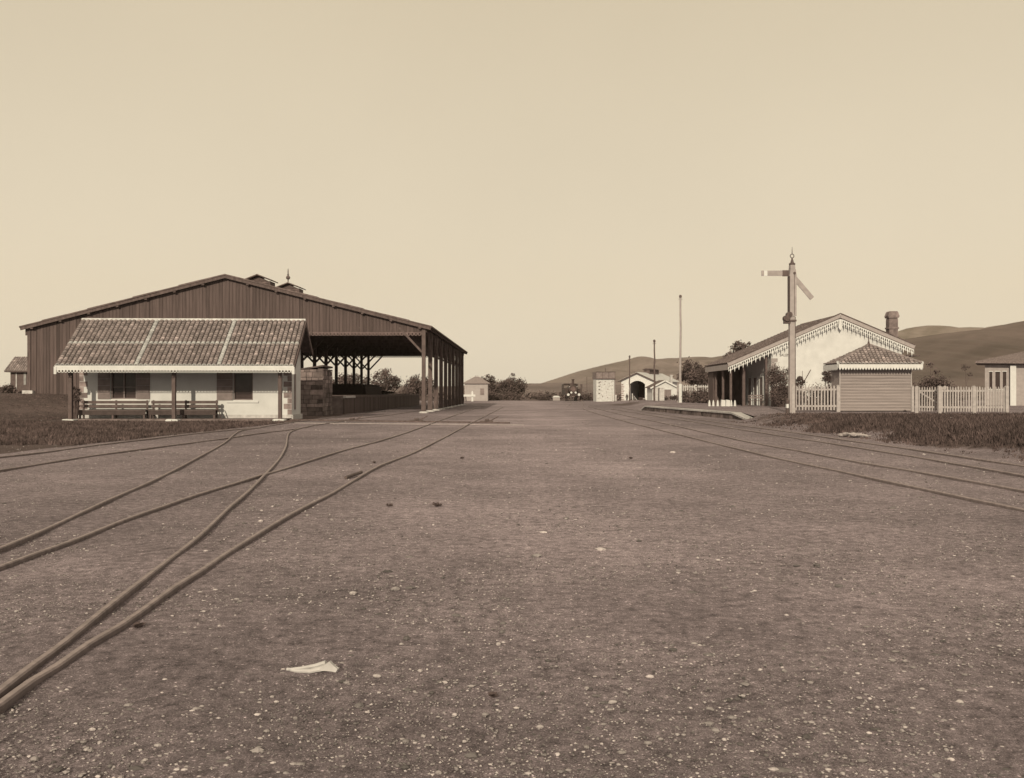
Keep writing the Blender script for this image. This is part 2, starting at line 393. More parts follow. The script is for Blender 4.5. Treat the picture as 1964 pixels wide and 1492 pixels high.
for i, (px, w_, h_, Y, lb) in enumerate([(1345, 1.7, 1.6, 91, 'dark low bush before the far white picket fence'), (1372, 1.4, 2.0, 89, 'dark bush at the far end of the station veranda'), (1322, 1.5, 1.35, 96, 'dark bush at the foot of the white based pole')]):
    bush(lb, at_px(px, Y), w_, 1.0, h_, 1500, .11, 31+i)
bush('large dark rounded bush against the station gable, left of the signal', at_px(1496, 66.5), 1.0, .7, 3.7, 7000, .06, 41, blobs=34)
bush('low dark bush behind the left picket fence, right of the signal post', at_px(1560, 56), 1.6, .5, 1.75, 2600, .06, 42)
bush('spiky thin leaved shrub just right of the signal post', at_px(1534, 57), .4, .3, 2.5, 700, .08, 43, name='shrub', cat='shrub')
bush('leafy shrub top showing over the left side of the hut roof', at_px(1590, 60), .6, .4, 3.3, 2000, .07, 44, name='shrub', cat='shrub')
bush('taller leafy shrub peeping over the hut roof against the white gable', at_px(1612, 61), .5, .4, 3.95, 2000, .07, 45, name='shrub', cat='shrub')
bush('rounded dark bush behind the right fence, beside the hut', at_px(1771, 58), 1.3, .8, 2.25, 3400, .07, 46)
bush('broad bush behind the middle of the right picket fence', at_px(1812, 56), 1.3, .7, 2.3, 3600, .07, 47)
for i, (px, hh_) in enumerate([(1785, 2.9), (1852, 2.7), (1798, 2.4)]):
    t_ = thing('sapling', ['bare stemmed sapling rising behind the gate', 'thin sapling with a tuft at its top, behind the right fence', 'short crooked sapling behind the gate post'][i], 'sapling', at_px(px, 57), 0)
    m = MB(); m.tube([(0,0,0),(.05,0,hh_*.5),(-.04,0,hh_)], [.025,.018,.01], 5); m.tube([(.03,0,hh_*.6),(.3,0,hh_*.85)], [.012,.006], 4); m.build('stem', M_BARK, t_)
    m = MB(); leaves(m, [Vector((-.04,0,hh_)), Vector((.3,0,hh_*.85))], [.22,.14], 90, .06, random.Random(i)); m.build('foliage', M_LEAF, t_)
# stuff: scrub far off, grass on the banks
rs = random.Random(5); m = MB()
for i in range(420):
    Y = rs.uniform(163, 420); X = rs.uniform(-.62, .62)*Y
    px = CX + X/Y*F
    if px < 560: Y += 0
    r = rs.uniform(.5, 1.3)*(1+Y/700)
    leaves(m, [Vector((X, Y, r*.35)), Vector((X+r*.8, Y, r*.25))], [r, r*.7], 70, .24*(1+Y/400), rs, .6)
tag(m.build('scrub', M_LEAF2), 'low scrub scattered over the plain beyond the yard', 'scrub', kind='stuff')
def grass(name, label, region, n, hmin, hmax, seed, wd=.012):
    rs = random.Random(seed); m = MB(); k = 0; tries = 0
    while k < n and tries < n*12:
        tries += 1
        x, y, dens = region(rs)
        if rs.random() > dens: continue
        k += 1; z = zg(x, y); c = rs.uniform(.4, 1.6)
        for _ in range(5):
            a = rs.uniform(0, 6.28); hh_ = rs.uniform(hmin, hmax)*(.4+dens*.7)*rs.choice([.5, .8, 1, 1.4]); ox, oy = x+rs.gauss(0, .06), y+rs.gauss(0, .06)
            lx, ly = math.cos(a)*hh_*.45, math.sin(a)*hh_*.45; w1 = wd*(1+y/35)
            px_, py_ = -math.sin(a)*w1, math.cos(a)*w1
            m.add([(ox-w1, oy, z-.02), (ox+w1, oy, z-.02), (ox+lx*.4+w1*.6, oy+ly*.4, z+hh_*.6), (ox+lx, oy+ly, z+hh_), (ox+lx*.4-w1*.6, oy+ly*.4, z+hh_*.6)], [(0,1,2,3,4)], 0, c*rs.uniform(.8, 1.2))
    return tag(m.build(name, M_GRASS), label, 'grass', kind='stuff')
def rb(rs):
    y = rs.uniform(17, 46); x = rs.uniform(11.0, 28)
    if x > y*.60+1.5: return x, y, 0
    d = ss((x-11.1-.6*math.sin(y*.9))/2)*(.7+.5*math.sin(x*1.1+y*.7)*math.sin(y*.5)) * (1 if y < 37 else max(.12, ss((44-y)/7)))
    return x, y, max(.03, min(1, d))
grass('grass', 'rough dark grass on the bank below the hut and picket fences', rb, 15000, .05, .2, 71, .008)
def lb_(rs):
    x = rs.uniform(-33, -10.5); y = rs.uniform(25, 62)
    yE = G(183, 852).y + (x - G(183, 852).x) * (G(470, 820.5).y - G(183, 852).y) / (G(470, 820.5).x - G(183, 852).x)
    d = ss((y-yE-1.2)/3.5) * max(.15, min(1.2, .75+.6*math.sin(x*.9+y*.4)*math.sin(x*.37-y*1.1)))
    if y > 44.8 and x > -23.6: d = 0 if y > 46 else d*.8
    if y > 47 or x < -24.5: d *= .12
    if y > 43.6 and x > -24: d *= .35
    if min(abs(x+22.8), abs(x+17.5)) < .8 and y > 43: d = 0
    return x, y, d
grass('grass', 'dark grass strip between the back track and the tiled waiting room', lb_, 11000, .03, .12, 72, .008)

# ------------------------------------------------------------------ gravel stones
rs = random.Random(3); m = MB()
def stone(m, x, y, z, r, c, rs, mi=0):
    ph = rs.uniform(0, 6.28); fl = rs.uniform(.35, .7); el = rs.uniform(.7, 1.5); vs_ = []
    for i, (lat, k) in enumerate(((-.5, .75), (.25, 1), (.8, .5))):
        for j in range(6):
            a = ph + j*math.pi/3 + i*.3; q = r*k*rs.uniform(.75, 1.2)
            vs_.append((x + math.cos(a)*q*el, y + math.sin(a)*q, z + r*fl*lat))
    vs_.append((x, y, z + r*fl))
    f = [(i*6+j, i*6+(j+1)%6, (i+1)*6+(j+1)%6, (i+1)*6+j) for i in range(2) for j in range(6)] + [(12+j, 12+(j+1)%6, 18) for j in range(6)]
    m.add(vs_, f, mi, c)
for i in range(11000):
    u = rs.random(); y = 1/(1/3.0*(1-u) + 1/48*u); x = rs.uniform(-.62, .62)*y + rs.gauss(0, .1)
    if x > 11 or (x < -9 and y > 34): continue
    r = min(.03, .0026*math.exp(rs.gauss(.3, .5))*(1+y*.07))
    if rs.random() < .03: r *= 1.8
    stone(m, x, y, zg(x, y)+.003, r, rs.choice([.3, .45, .6, .7, .8, .9, 1, 1.2, 1.5]), rs)
for i in range(170):                              # dark clods
    u = rs.random(); y = 1/(1/3.4*(1-u) + 1/40*u); x = rs.uniform(-.6, .62)*y
    if x > 10.5 or (x < -9 and y > 34): continue
    q = len(m.v); r_ = rs.uniform(.006, .02)*(1+y*.05); stone(m, x, y, zg(x, y)-.002, r_, rs.uniform(.25, .5), rs)
    for k_ in range(q, len(m.v)): vx_, vy_, vz_ = m.v[k_]; m.v[k_] = (x+(vx_-x)*rs.uniform(1.0, 1.7), vy_+rs.uniform(-.2,.2)*r_, vz_)
for i in range(38000):                            # grit
    u = rs.random(); y = 1/(1/(3.2 if i % 3 else 5.5)*(1-u) + 1/45*u); x = rs.uniform(-.62, .62)*y
    if x > 11: continue
    q = min(.0042, .0014*math.exp(rs.gauss(.3, .5)))*(1+y*.17); z = zg(x, y); a = rs.uniform(0, 6.28); ca_, sa_ = math.cos(a)*q, math.sin(a)*q
    m.add([(x+ca_*1.3, y+sa_*1.3, z), (x-sa_, y+ca_, z), (x-ca_*1.3, y-sa_*1.3, z), (x+sa_, y-ca_, z), (x+ca_*rs.uniform(-.6,.6), y+sa_*.4, z+q*rs.uniform(.5,1.1))], [(0,1,4),(1,2,4),(2,3,4),(3,0,4)], 0, rs.choice([.2, .3, .4, .5, .6, .75, .9, 1.1, 1.4]))
tag(m.build('gravel', M_PEB), 'loose pale pebbles scattered over the station yard', 'gravel', kind='stuff')
sts = [(1151,1056,15,1.35,'broad flat pale stone in the middle of the yard'),(1043,1022,9,1.5,'small upright white stone, near the broad flat stone'),(1567,1086,13,.35,'dark lump lying on the right side of the yard'),
       (1608,1126,11,.4,'dark low lump, nearer than the other dark lump at the right'),(500,1001,8,1.5,'pale round stone between the two left tracks'),(395,1058,7,1.5,'small pale stone by the nearest left rail'),
       (413,1132,6,1.4,'small pale stone below the nearest left rail'),(1656,1237,6,1.9,'bright white pebble alone at the lower right'),(1630,1368,8,1.3,'flat pale stone near the bottom right'),
       (1290,869,8,1.6,'squarish white stone in the middle distance, left of the right hand track'),(780,1228,17,.33,'long dark clod lying above and right of the jawbone'),(1030,1068,14,.8,'flat grey stone with a shaded hollow, left of the broad flat stone')]
for px, py, wpx, c, lb in sts:
    p = G(px, py); r = wpx*p.y/F/1.6; m = MB(); stone(m, 0, 0, r*.25, r, c, rs)
    o = m.build('stone', M_PEB); o.location = (p.x, p.y, zg(p.x, p.y)); tag(o, lb, 'stone')
o_b = G(1640, 832); 
# chalky stone heaps on the right bank
for px, py, r, lb in [(1640, 833, .55, 'low heap of pale stones at the foot of the grass bank'), (1838, 822, .5, 'pale stone patch lying high on the grass bank')]:
    p = G(px, py, .1); m = MB()
    for i in range(26):
        stone(m, rs.gauss(0, r*.33), rs.gauss(0, r*.33), .04+rs.random()*.06, rs.uniform(.05, .13), rs.uniform(.8, 1.3), rs)
    o = m.build('stone_heap', M_PEB); o.location = (p.x, p.y, zg(p.x, p.y)); tag(o, lb, 'stones')
# weeds on the yard
rs = random.Random(9)
for i, (px, py, r, lb) in enumerate([(886,880,.12,'small weed tuft beside the nearest left track, in mid yard'),(838,972,.13,'dark weed tuft below the nearest left rail in mid yard'),(747,972,.1,'low weed tuft left of another tuft in mid yard'),(265,1205,.09,'weed tuft touching the nearest left rail'),(1210,880,.1,'faint weed tuft right of centre in mid yard'),(718,888,.09,'small weed close beside the middle of the nearest left rail'),(946,1337,.05,'dark little weed near the bottom of the yard')]):
    p = G(px, py); m = MB(); r *= .5
    for k in range(34):
        a = rs.uniform(0, 6.28); q = rs.uniform(.4, 1)*r; m.add([(rs.gauss(0,r*.2), rs.gauss(0,r*.2), 0), (math.cos(a)*q+.01, math.sin(a)*q, r*rs.uniform(.3,1)), (math.cos(a)*q-.01, math.sin(a)*q, r*rs.uniform(.3,.9))], [(0,1,2)], 0, rs.uniform(.5,1.1))
    o = m.build('weed', M_LEAF); o.location = (p.x, p.y, 0); tag(o, lb, 'weed')

# ------------------------------------------------------------------ railway tracks
RZ = .043
def rail_mesh(pts, parent, top=RZ, width=.046):
    P = spline([Vector((p.x, p.y, 0)) for p in pts], 1.0)
    prof = [(-.38, -.07), (-.5, -.03), (-.5, -.01), (-.34, 0), (.34, 0), (.5, -.01), (.5, -.03), (.38, -.07)]
    m = MB(); rows = []
    for i, p in enumerate(P):
        d = (P[min(i+1, len(P)-1)] - P[max(i-1, 0)]); d.z = 0; d.normalize(); s_ = Vector((d.y, -d.x, 0))
        zz = zg(p.x, p.y) if p.y < 80 else 0
        if p.x > 0: zz = 0
        if p.y > 45 and p.x < 0: zz = 0
        rows.append([p + s_*u*width + Vector((0, 0, top + v + zz + .004*math.sin(i*.9))) for u, v in prof])
    k = len(prof); m.v = [tuple(q) for r in rows for q in r]
    for i in range(len(rows)-1):
        for j in range(k-1): m.f.append([i*k+j, i*k+j+1, (i+1)*k+j+1, (i+1)*k+j]); m.m.append(0); m.c.append(1.3 if 1 < j < 5 else .85)  # top faces painted lighter as a highlight on the worn head, sides darker
    m.f.append(list(range(k))); m.m.append(0); m.c.append(1); m.f.append([(len(rows)-1)*k+j for j in range(k)]); m.m.append(0); m.c.append(1)
    return m.build('rail', M_RAIL, parent)
def gp(L_): return [G(x, y, RZ) for x, y in L_]
rA = gp([(-90,1390),(0,1321),(60,1273),(120.6,1229),(201,1166),(281,1104),(333,1063),(382,1026),(418.6,992),(443,968),(476.6,940),(501,916),(519,897.5),(538,874.6),(548.4,854.7),(551,838),(555,829),(567,823),(599,815.6),(641,809)])
rA2 = gp([(641,809),(696,801),(742,796),(790,789),(830,783)])
rB = gp([(-90,1404),(0,1347),(60,1301),(110.6,1271),(171,1231),(231,1196.5),(298,1148),(336,1122),(385,1093),(428,1062.5),(476.6,1032),(550,989),(599,963),(638,943),(684,916),(730,891),(782,871.5),(840,844),(901,812),(941,792),(965,780)])
rC = gp([(-80,1109),(0,1085),(76,1056),(153,1029),(232,998),(309,971),(379,946),(452,925),(498,911),(513,906.7),(540.5,899),(595.5,882),(660,862),(730,844),(788,825.7),(834,809),(889,790),(925,778)])
rD = gp([(-80,1083),(0,1050),(61,1024),(128,994),(198.6,961.6),(266,932.6),(336,899),(397,867),(434,845.5),(449,832),(464,824.5),(489,820.5),(520,815),(571,808)])
rD2 = gp([(571,808),(632,801),(690,794),(740,788)])
rE = gp([(-60,882),(0,875.5),(92,865),(183,852.6),(305.5,838.8),(397,828),(470.5,821.5),(500,819.5)])
rF = gp([(-60,909),(0,900.5),(61,891),(153,876),(244,864),(345,851),(440,838.5),(500,830),(559,822.6),(590,818)])
rG = gp([(1118,783),(1130,788),(1179,802),(1238.5,817),(1322,837),(1405,857),(1499,879),(1602,900),(1750,932),(1949,973),(2060,996),(2700,1118)])
rH = gp([(1128,779),(1155,785.8),(1208,798),(1257,807.5),(1322,821.5),(1418,842.5),(1499,857.7),(1530,863),(1648,884.6),(1746,901),(1949,937),(2060,956),(2700,1066)])
rI = gp([(1172,784),(1210,790),(1273,800),(1330,808),(1405.6,820.5),(1484,832.5),(1592,849),(1746,873),(1831,888),(1949,908),(2060,928),(2700,1034)])
rJ = gp([(1190,781.5),(1230,788),(1287,797),(1367,808),(1426,816),(1504,826),(1615,842),(1746,860),(1845,875),(1949,890),(2060,906),(2700,1000)])
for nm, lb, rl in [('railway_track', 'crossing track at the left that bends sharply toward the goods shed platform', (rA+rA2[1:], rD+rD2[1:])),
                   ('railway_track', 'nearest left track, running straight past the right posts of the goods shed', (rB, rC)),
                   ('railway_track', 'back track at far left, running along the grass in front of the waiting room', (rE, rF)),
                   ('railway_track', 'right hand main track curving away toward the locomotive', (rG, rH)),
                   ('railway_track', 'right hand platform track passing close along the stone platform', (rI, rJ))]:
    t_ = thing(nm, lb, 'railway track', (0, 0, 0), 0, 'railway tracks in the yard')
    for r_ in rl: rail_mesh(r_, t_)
# guard rail, point rodding
m = MB(); a = G(663, 916, .03); b_ = G(693, 905.5, .05); m.tube([a, b_], .03, 8)
o = m.build('iron_rod', M_IRON); tag(o, 'short dark rod lying against the nearest left rail', 'rod')
t_ = thing('point_rodding', 'long low timber channel crossing the yard before the goods shed, pale on its near edge', 'point rodding', (0, 0, 0))
a = G(505, 805.5); b_ = G(978, 812.5); m = MB(); m.bar((a.x, a.y, .03), (b_.x, b_.y, .03), .05, .09, up=(0,0,1)); m.build('channel', M_DARK, t_)
a = G(565, 811.5); b_ = G(1005, 815.5); m = MB(); m.bar((a.x, a.y, .012), (b_.x, b_.y, .012), .04, .03); m.build('pale_edge', M_PALEP, t_)
for px, py in ((675,808),(799,808.5),(934,810)):
    p = G(px, py); m = MB(); T0 = Matrix.Translation((p.x, p.y, 0)); m.box((-.35,-.12,0),(.3,.12,.09), T=T0); m.bar((p.x+.1,p.y,.05),(p.x+.55,p.y+.05,.28),.05); m.box((-.1,-.18,.09),(.12,.1,.17), T=T0); m.build('crank', M_IRON, t_)
# jawbone
p = G(600, 1291); m = MB(); S = p.y/F
pts = [(-54,-4,0),(-30,0,0),(-5,1,1),(15,0,6),(30,-4,14)]
m.tube([(x*S, -y*S*2, .010+max(0,z)*S*.8) for x, y, z in pts], [.008,.011,.013,.014,.012], 8)
pts = [(-50,1,1),(-25,4,3),(0,7,7),(22,6,16)]
m.tube([(x*S, y*S*2, .012+z*S*.8) for x, y, z in pts], [.006,.008,.011,.013], 8)
m.lathe((0,0,0), [(0.001,0),(0.002,.001)], 4)
m.prism([(10*S,.014),(24*S,.018),(38*S,.016),(46*S,.012),(50*S,.030),(42*S,.046),(34*S,.068),(28*S,.056),(18*S,.036)], -.012, .012)
m.tube([(30*S,0,.045),(34*S,0,.058)], [.012,.006], 6); m.tube([(44*S,0,.016),(49*S,.01,.03)], [.012,.008], 6)
o = m.build('jawbone', M_BONE, smooth=False); o.location = (p.x, p.y, 0); o.rotation_euler = (0, 0, R(-6)); tag(o, 'bleached animal jawbone lying on the gravel in the foreground', 'bone')

# ------------------------------------------------------------------ platform at the right
t_ = thing('station_platform', 'low stone edged platform with pale coping beside the right hand track', 'platform', (0, 0, 0))
def xe(Y): return edgeX(Y)
pl = [(49.2, .38), (72, .38)]
m = MB(); rs = random.Random(4)
Yc = 45.5
segs = [(45.5, 49.2, 0.02, .38)] + [(49.2+i*1.14, 49.2+(i+1)*1.14, .38, .38) for i in range(20)] + [(72, 73.6, .38, .02)]
for y0, y1, z0, z1 in segs:                      # coping stones
    c = rs.uniform(.85, 1.12); x0, x1 = xe(y0), xe(y1)
    if y0 < 49: x0 -= .12
    g_ = .012
    wv = [(x0, y0+g_, z0+.005), (x0+.55, y0+g_, z0+.005), (x1+.55, y1-g_, z1+.005), (x1, y1-g_, z1+.005)]
    vv = [(a, b, c_-.09) for a, b, c_ in wv] + wv
    m.add(vv, [(0,3,2,1),(4,5,6,7),(0,1,5,4),(1,2,6,5),(2,3,7,6),(3,0,4,7)], 0, c)
m.build('coping', M_COPE, t_)
m = MB()
for y0, y1, z0, z1 in segs:
    x0, x1 = xe(y0)+.06, xe(y1)+.06
    for k in range(2):
        ya, yb = y0+(y1-y0)*k/2, y0+(y1-y0)*(k+1)/2; xa, xb = x0+(x1-x0)*k/2, x0+(x1-x0)*(k+1)/2; za, zb = z0+(z1-z0)*k/2, z0+(z1-z0)*(k+1)/2
        dx = rs.uniform(0, .03)
        m.add([(xa+dx, ya, -.2), (xb+dx, yb, -.2), (xb+dx, yb, zb-.09), (xa+dx, ya, za-.09)], [(0,1,2,3)], 0, rs.uniform(.5, 1.3))
m.build('retaining_wall', M_STONE, t_)
m = MB(); m.add([(xe(49.2)+.55, 46, .2), (xe(49.2)+3.6, 46, .384), (xe(72)+4.2, 72, .389), (xe(72)+.55, 72, .389), (xe(49.2)+.55, 49.2, .389)], [(0,1,2,3,4)])
dk_o = m.build('deck', gm, t_)
a_ = dk_o.data.attributes.new('Mask', 'FLOAT', 'POINT'); a_.data.foreach_set('value', [1.0]*5)

# ------------------------------------------------------------------ goods shed
th_ax = -math.atan(21/1700.0)
YG = 63.6
gx = -21.25 + YG*21/1700
shed = thing('goods_shed', 'huge dark timber goods shed with boarded gable and open bays', 'goods shed', (gx, YG, 0), th_ax)
HW, ZR, ZE, LEN = 14.7, 9.9, 6.18, 40.3         # half width to eave tips, ridge, eave, length
slope = (ZR-ZE)/HW
def zr(x): return ZR - abs(x)*slope
def gable(y, x0, x1, bottom, parent, th=.04):
    m = MB(); rs = random.Random(int(y)+5); x = x0
    while x < x1 - .05:
        w_ = min(.24, x1-x); zb = bottom(x+w_/2); d = rs.uniform(0, .025); c = rs.uniform(.84, 1.12)
        if rs.random() < .05: c *= .75
        m.prism([(x+.008, zb), (x+w_-.008, zb), (x+w_-.008, zr(x+w_-.008)-.1), (x+.008, zr(x+.008)-.1)] if not (x < 0 < x+w_) else
                [(x+.008, zb), (x+w_-.008, zb), (x+w_-.008, zr(x+w_)-.1), (0, ZR-.1), (x+.008, zr(x)-.1)], y-th-d, y-d, 0, c)
        x += w_
    m.build('gable_boarding', M_BOARD, parent)
xo_l, xo_r = 21.25-16.7, 21.25-7.05              # opening of the front bay (local x, positive = right)
xL = -14.2
VZ = 5.78
gable(0, xL, xo_r+.2, lambda x: (zg(gx+x, YG)-.15 if x < xo_l else VZ), shed)
gable(LEN, xL, xo_r+.2, lambda x: (1.2 if x < -4.5 else VZ), shed)
def rings(y, x0, x1, name):
    m = MB(); x = x0 + .12
    while x < x1:
        m.scallop(lambda u, d, v, x=x: (x+u, y-.05+d, VZ-.12+v), .25, .14, .06, .03, 0, 1.7); x += .255
    m.build(name, M_BOARD, shed)
rings(0, xo_l, xo_r, 'valance'); rings(LEN, -4.4, xo_r, 'valance')
m = MB()                                         # roof: two slopes of overlapping sheets
rs = random.Random(8)
for sgn in (-1, 1):
    nst = 9
    for k in range(nst):
        a0, a1 = HW*k/nst, HW*(k+1)/nst + .06
        z0, z1 = ZR - a0*slope, ZR - a1*slope
        o_ = .05*(1 - .0) ; dz = .025*(k % 2)
        p0, p1 = (sgn*a0, z0+.03+dz), (sgn*a1, z1+.05+dz)
        q1, q0 = (sgn*a1, z1-.05), (sgn*a0, z0-.05)
        y0 = -.45 - rs.uniform(0, .03); y1 = LEN + .45
        poly = [p0, p1, q1, q0]
        if sgn > 0: poly = poly[::-1]
        m.prism(poly, y0, y1, 0, rs.uniform(.85, 1.1))
m.build('roof', M_ROOFD, shed)
m = MB()
for sgn in (-1, 1):                              # barge boards on both ends
    for y in (-.42, LEN+.3): m = MB(); m.bar((0, y+.03, ZR-.16), (sgn*HW, y+.03, ZE-.16), .05, .2, up=(0, 0, 1)); m.build('bargeboard', M_DARK, shed)
for sgn in (-1, 1):
    for k in range(7):
        a = 1.6+k*2.05; m = MB(); m.box((sgn*a-.09, -.38, zr(a)-.36), (sgn*a+.09, LEN+.2, zr(a)-.14)); m.build('purlin', M_DARK, shed)
m = MB(); m.box((HW-.9, .0, ZE-.08), (HW-.7, LEN, ZE+.06)); m.box((HW-.28, -.4, ZE-.13), (HW-.2, LEN+.4, ZE-.02)); m.build('eave_beam', M_DARK, shed)
m = MB(); m.box((-HW+.5, .0, ZE-.18), (-HW+.7, LEN, ZE+.0)); m.build('eave_beam', M_DARK, shed)
def post(x, y, z0, z1, w_=.28, brace=(), lng=True, mt=M_DARK, pad=True):
    m = MB(); m.box((x-w_/2, y-w_/2, z0), (x+w_/2, y+w_/2, z1))
    m.box((x-w_/2-.03, y-w_/2-.03, z0+.15), (x+w_/2+.03, y+w_/2+.03, z0+.75))
    for sg in brace: m.bar((x+sg*w_/2, y, z1-1.75), (x+sg*1.75, y, z1-.03), .15, .15, up=(0,1,0))
    if lng:
        for sg in (-1, 1): m.bar((x, y+sg*w_/2, z1-1.5), (x, y+sg*1.5, z1-.03), .14, .14, up=(1,0,0))
    o = m.build('post', mt, shed)
    if pad:
        m = MB(); m.lathe((x, y, z0-.12), [(.36,0),(.35,.14),(.26,.2)], 8); m.build('footing', M_COPE, shed)
bay = LEN/9
for k in range(10):
    y = k*bay
    post(21.25-7.1, y + (.0), .04, ZE-.08 if k else VZ+.35, .26 if k == 0 else .3, brace=(-1,), lng=k > 0, mt=M_POST if k < 2 else M_DARK)
    if k > 0: post(21.25-18.1, y, 1.25, VZ+.1, .26, brace=(-1, 1), lng=False, pad=False)
    m = MB(); m.box((21.25-18.1-14, y-.12 if k else .05, VZ+.02), (21.25-7.0, y+.12 if k else .25, VZ+.3)); m.build('tie_beam', M_DARK, shed)
m = MB(); m.bar((xo_l-.2, -.02, VZ-1.7), (xo_l+1.6, -.02, VZ+.1), .15, .15, up=(0,1,0)); m.build('brace', M_POST, shed)
m = MB(); m.box((xo_l-.3, -.1, 0), (xo_l, .12, VZ)); m.build('post', M_POST, shed)
# left end post with pale footing and side wall
m = MB(); m.box((-14.35, -.12, 1.35), (-14.12, .14, ZE+.0)); m.box((-14.5,-.1,ZE-.6),(-14.35,.1,ZE-.1)); m.build('post', M_DARK, shed)
m = MB(); m.box((-14.6, -.35, 1.25), (-13.85, .2, 1.62)); m.build('footing', M_COPE, shed)
m = MB(); rs = random.Random(2); y = .2
while y < LEN-.2:
    m.box((-14.25, y, 1.2), (-14.2, y+.23, ZE-.05), 0, rs.uniform(.8, 1.15)); y += .24
m.build('side_boarding', M_BOARD, shed)
# loading platform inside
pf = 21.25-12.1
m = MB(); m.box((-14.0, .3, 1.1), (pf, LEN+.6, 1.27)); m.build('platform_deck', M_DARK, shed)
m = MB(); rs = random.Random(6); y = -3.2
while y < LEN+.3:
    w_ = rs.uniform(.18, .3); m.box((pf-.12-rs.uniform(0, .02), y, -.1), (pf-.05, y+w_-.012, 1.1), 0, rs.uniform(.6, 1.25)); y += w_
m.build('platform_wall', M_BOARD, shed)
m = MB(); m.box((pf-.12, -3.2, 1.1), (pf+.05, .3, 1.25)); m.build('platform_edge', M_COPE, shed)
m = MB(); m.box((pf-3, -3.2, .0), (pf-.14, .29, 1.24)); m.build('platform_end', M_STONE, shed)
# ventilators on the ridge
for i, y in enumerate((8.3, 17.6)):
    dz = -.2 if i == 0 else .3; ZR += dz; m = MB(); m.box((-.95, y-.7, ZR-.6), (.95, y+.7, ZR+.72))
    for z in (ZR+.28, ZR+.42, ZR+.56):
        m.box((-.8, y-.74, z), (.8, y-.7, z+.06), 0, 1.6)
    vmo = m.build('roof_ventilator', M_DARK, shed)
    m = MB(); m.prism([(-1.1, ZR+.74), (0, ZR+1.16), (1.1, ZR+.74), (1.1, ZR+.82), (0, ZR+1.25), (-1.1, ZR+.82)], y-1.1, y+1.1); m.build('ventilator_roof', M_ROOFD, vmo)
    m = MB(); m.prism([(-.8, ZR+.73), (.8, ZR+.73), (0, ZR+1.1)], y-.72, y-.6); m.build('ventilator_gable', M_BOARD, vmo)
    if i == 1:
        m = MB(); m.lathe((0, y-1.0, ZR+1.28), [(.05,0),(.05,.2),(.16,.27),(.2,.38),(.14,.5),(.05,.58),(.1,.64),(.05,.7),(.045,1.0),(.02,1.2)], 12); m.build('finial', M_DARK, vmo)
    ZR -= dz

# goods on the platform
def shed_pt(x, y, z=0): 
    c, s_ = math.cos(th_ax), math.sin(th_ax); return (gx + x*c - y*s_, YG + x*s_ + y*c, z)
t_ = thing('goods_stack', 'long dark sheeted stack of goods lying on the loading platform', 'goods', shed_pt(21.25-16.3, 24, 1.27), th_ax)
m = MB(); m.prism([(-1.7,0),(1.9,0),(1.75,.75),(1.3,.98),(-1.3,.98),(-1.7,.8)], -6, 3.2); m.build('sheet', M_CLOTH, t_)
m = MB()

m = MB(); rs = random.Random(1)
for k in range(14): stone(m, rs.gauss(0, .6), rs.gauss(0, 1.2), .15, rs.uniform(.2, .42), rs.uniform(.3, .5), rs)
o = m.build('goods_heap', M_CLOTH); o.location = shed_pt(21.25-14.9, 28.3, 1.27); tag(o, 'low dark lumpy heap at the far end of the loading platform', 'heap')
# rough stone wall between waiting room and shed
t_ = thing('stone_wall', 'rough squared stone wall end beside the waiting room', 'wall', (0, 0, 0))
rs = random.Random(12); m = MB()
def block_wall(m, P, W, top, z0, rows, rs, deep):
    z = z0
    while z < top - .05:
        hh_ = rs.uniform(.2, .34); x = 0
        while x < W-.01:
            w_ = min(rs.uniform(.3, .75), W-x); 
            if W-x-w_ < .15: w_ = W-x
            c = rs.choice([.5, .65, .8, .9, 1.1, 1.1, 1.7]); d = rs.uniform(0, .04)
            tt = min(z+hh_, top + (.0))
            q = [P(x+.012, -d, z+.012), P(x+w_-.012, -d, z+.012), P(x+w_-.012, -d, tt-.012), P(x+.012, -d, tt-.012)]
            q2 = [P(x+.012, deep, z+.012), P(x+w_-.012, deep, z+.012), P(x+w_-.012, deep, tt-.012), P(x+.012, deep, tt-.012)]
            m.add(q+q2, [(0,1,2,3),(7,6,5,4),(0,4,5,1),(1,5,6,2),(2,6,7,3),(3,7,4,0)], 0, c); x += w_
        z += hh_
A0 = Vector(((572-CX)/F*56, 56, 0)); B0 = Vector(((619-CX)/F*56.0, 56.0, 0)); C0 = Vector(((637-CX)/F*59.4, 59.4, 0))
block_wall(m, lambda u, d, z: tuple(A0 + (B0-A0).normalized()*u + Vector((0, d, z))), (B0-A0).length, 2.95, 0, 9, rs, .3)
nrm = Vector(((C0-B0).y, -(C0-B0).x, 0)).normalized()
block_wall(m, lambda u, d, z: tuple(B0 + (C0-B0).normalized()*u + nrm*(-d) + Vector((0, 0, z))), (C0-B0).length, 3.0, 0, 9, rs, .3)
m.build('masonry', M_STONE, t_)
m = MB(); q = [(A0.x, A0.y-.05, 2.88), (B0.x+.03, B0.y-.06, 3.12), (C0.x+.05, C0.y, 3.1), (A0.x, C0.y, 2.9)]
m.add(q + [(a, b, c+.1) for a, b, c in q], [(0,3,2,1),(4,5,6,7),(0,1,5,4),(1,2,6,5),(2,3,7,6),(3,0,4,7)], 0, .6); m.build('cap', M_STONE, t_)
m = MB(); m.add([(A0.x, A0.y+.1, 0), (B0.x-.1, B0.y+.1, 0), (C0.x-.1, C0.y, 0), (A0.x, C0.y, 0), (A0.x, A0.y+.1, 2.9), (B0.x-.1, B0.y+.1, 2.9), (C0.x-.1, C0.y, 2.9), (A0.x, C0.y, 2.9)], [(0,3,2,1),(4,5,6,7),(0,1,5,4),(1,2,6,5),(2,3,7,6),(3,0,4,7)], 0, .5); m.build('core', M_STONE, t_)

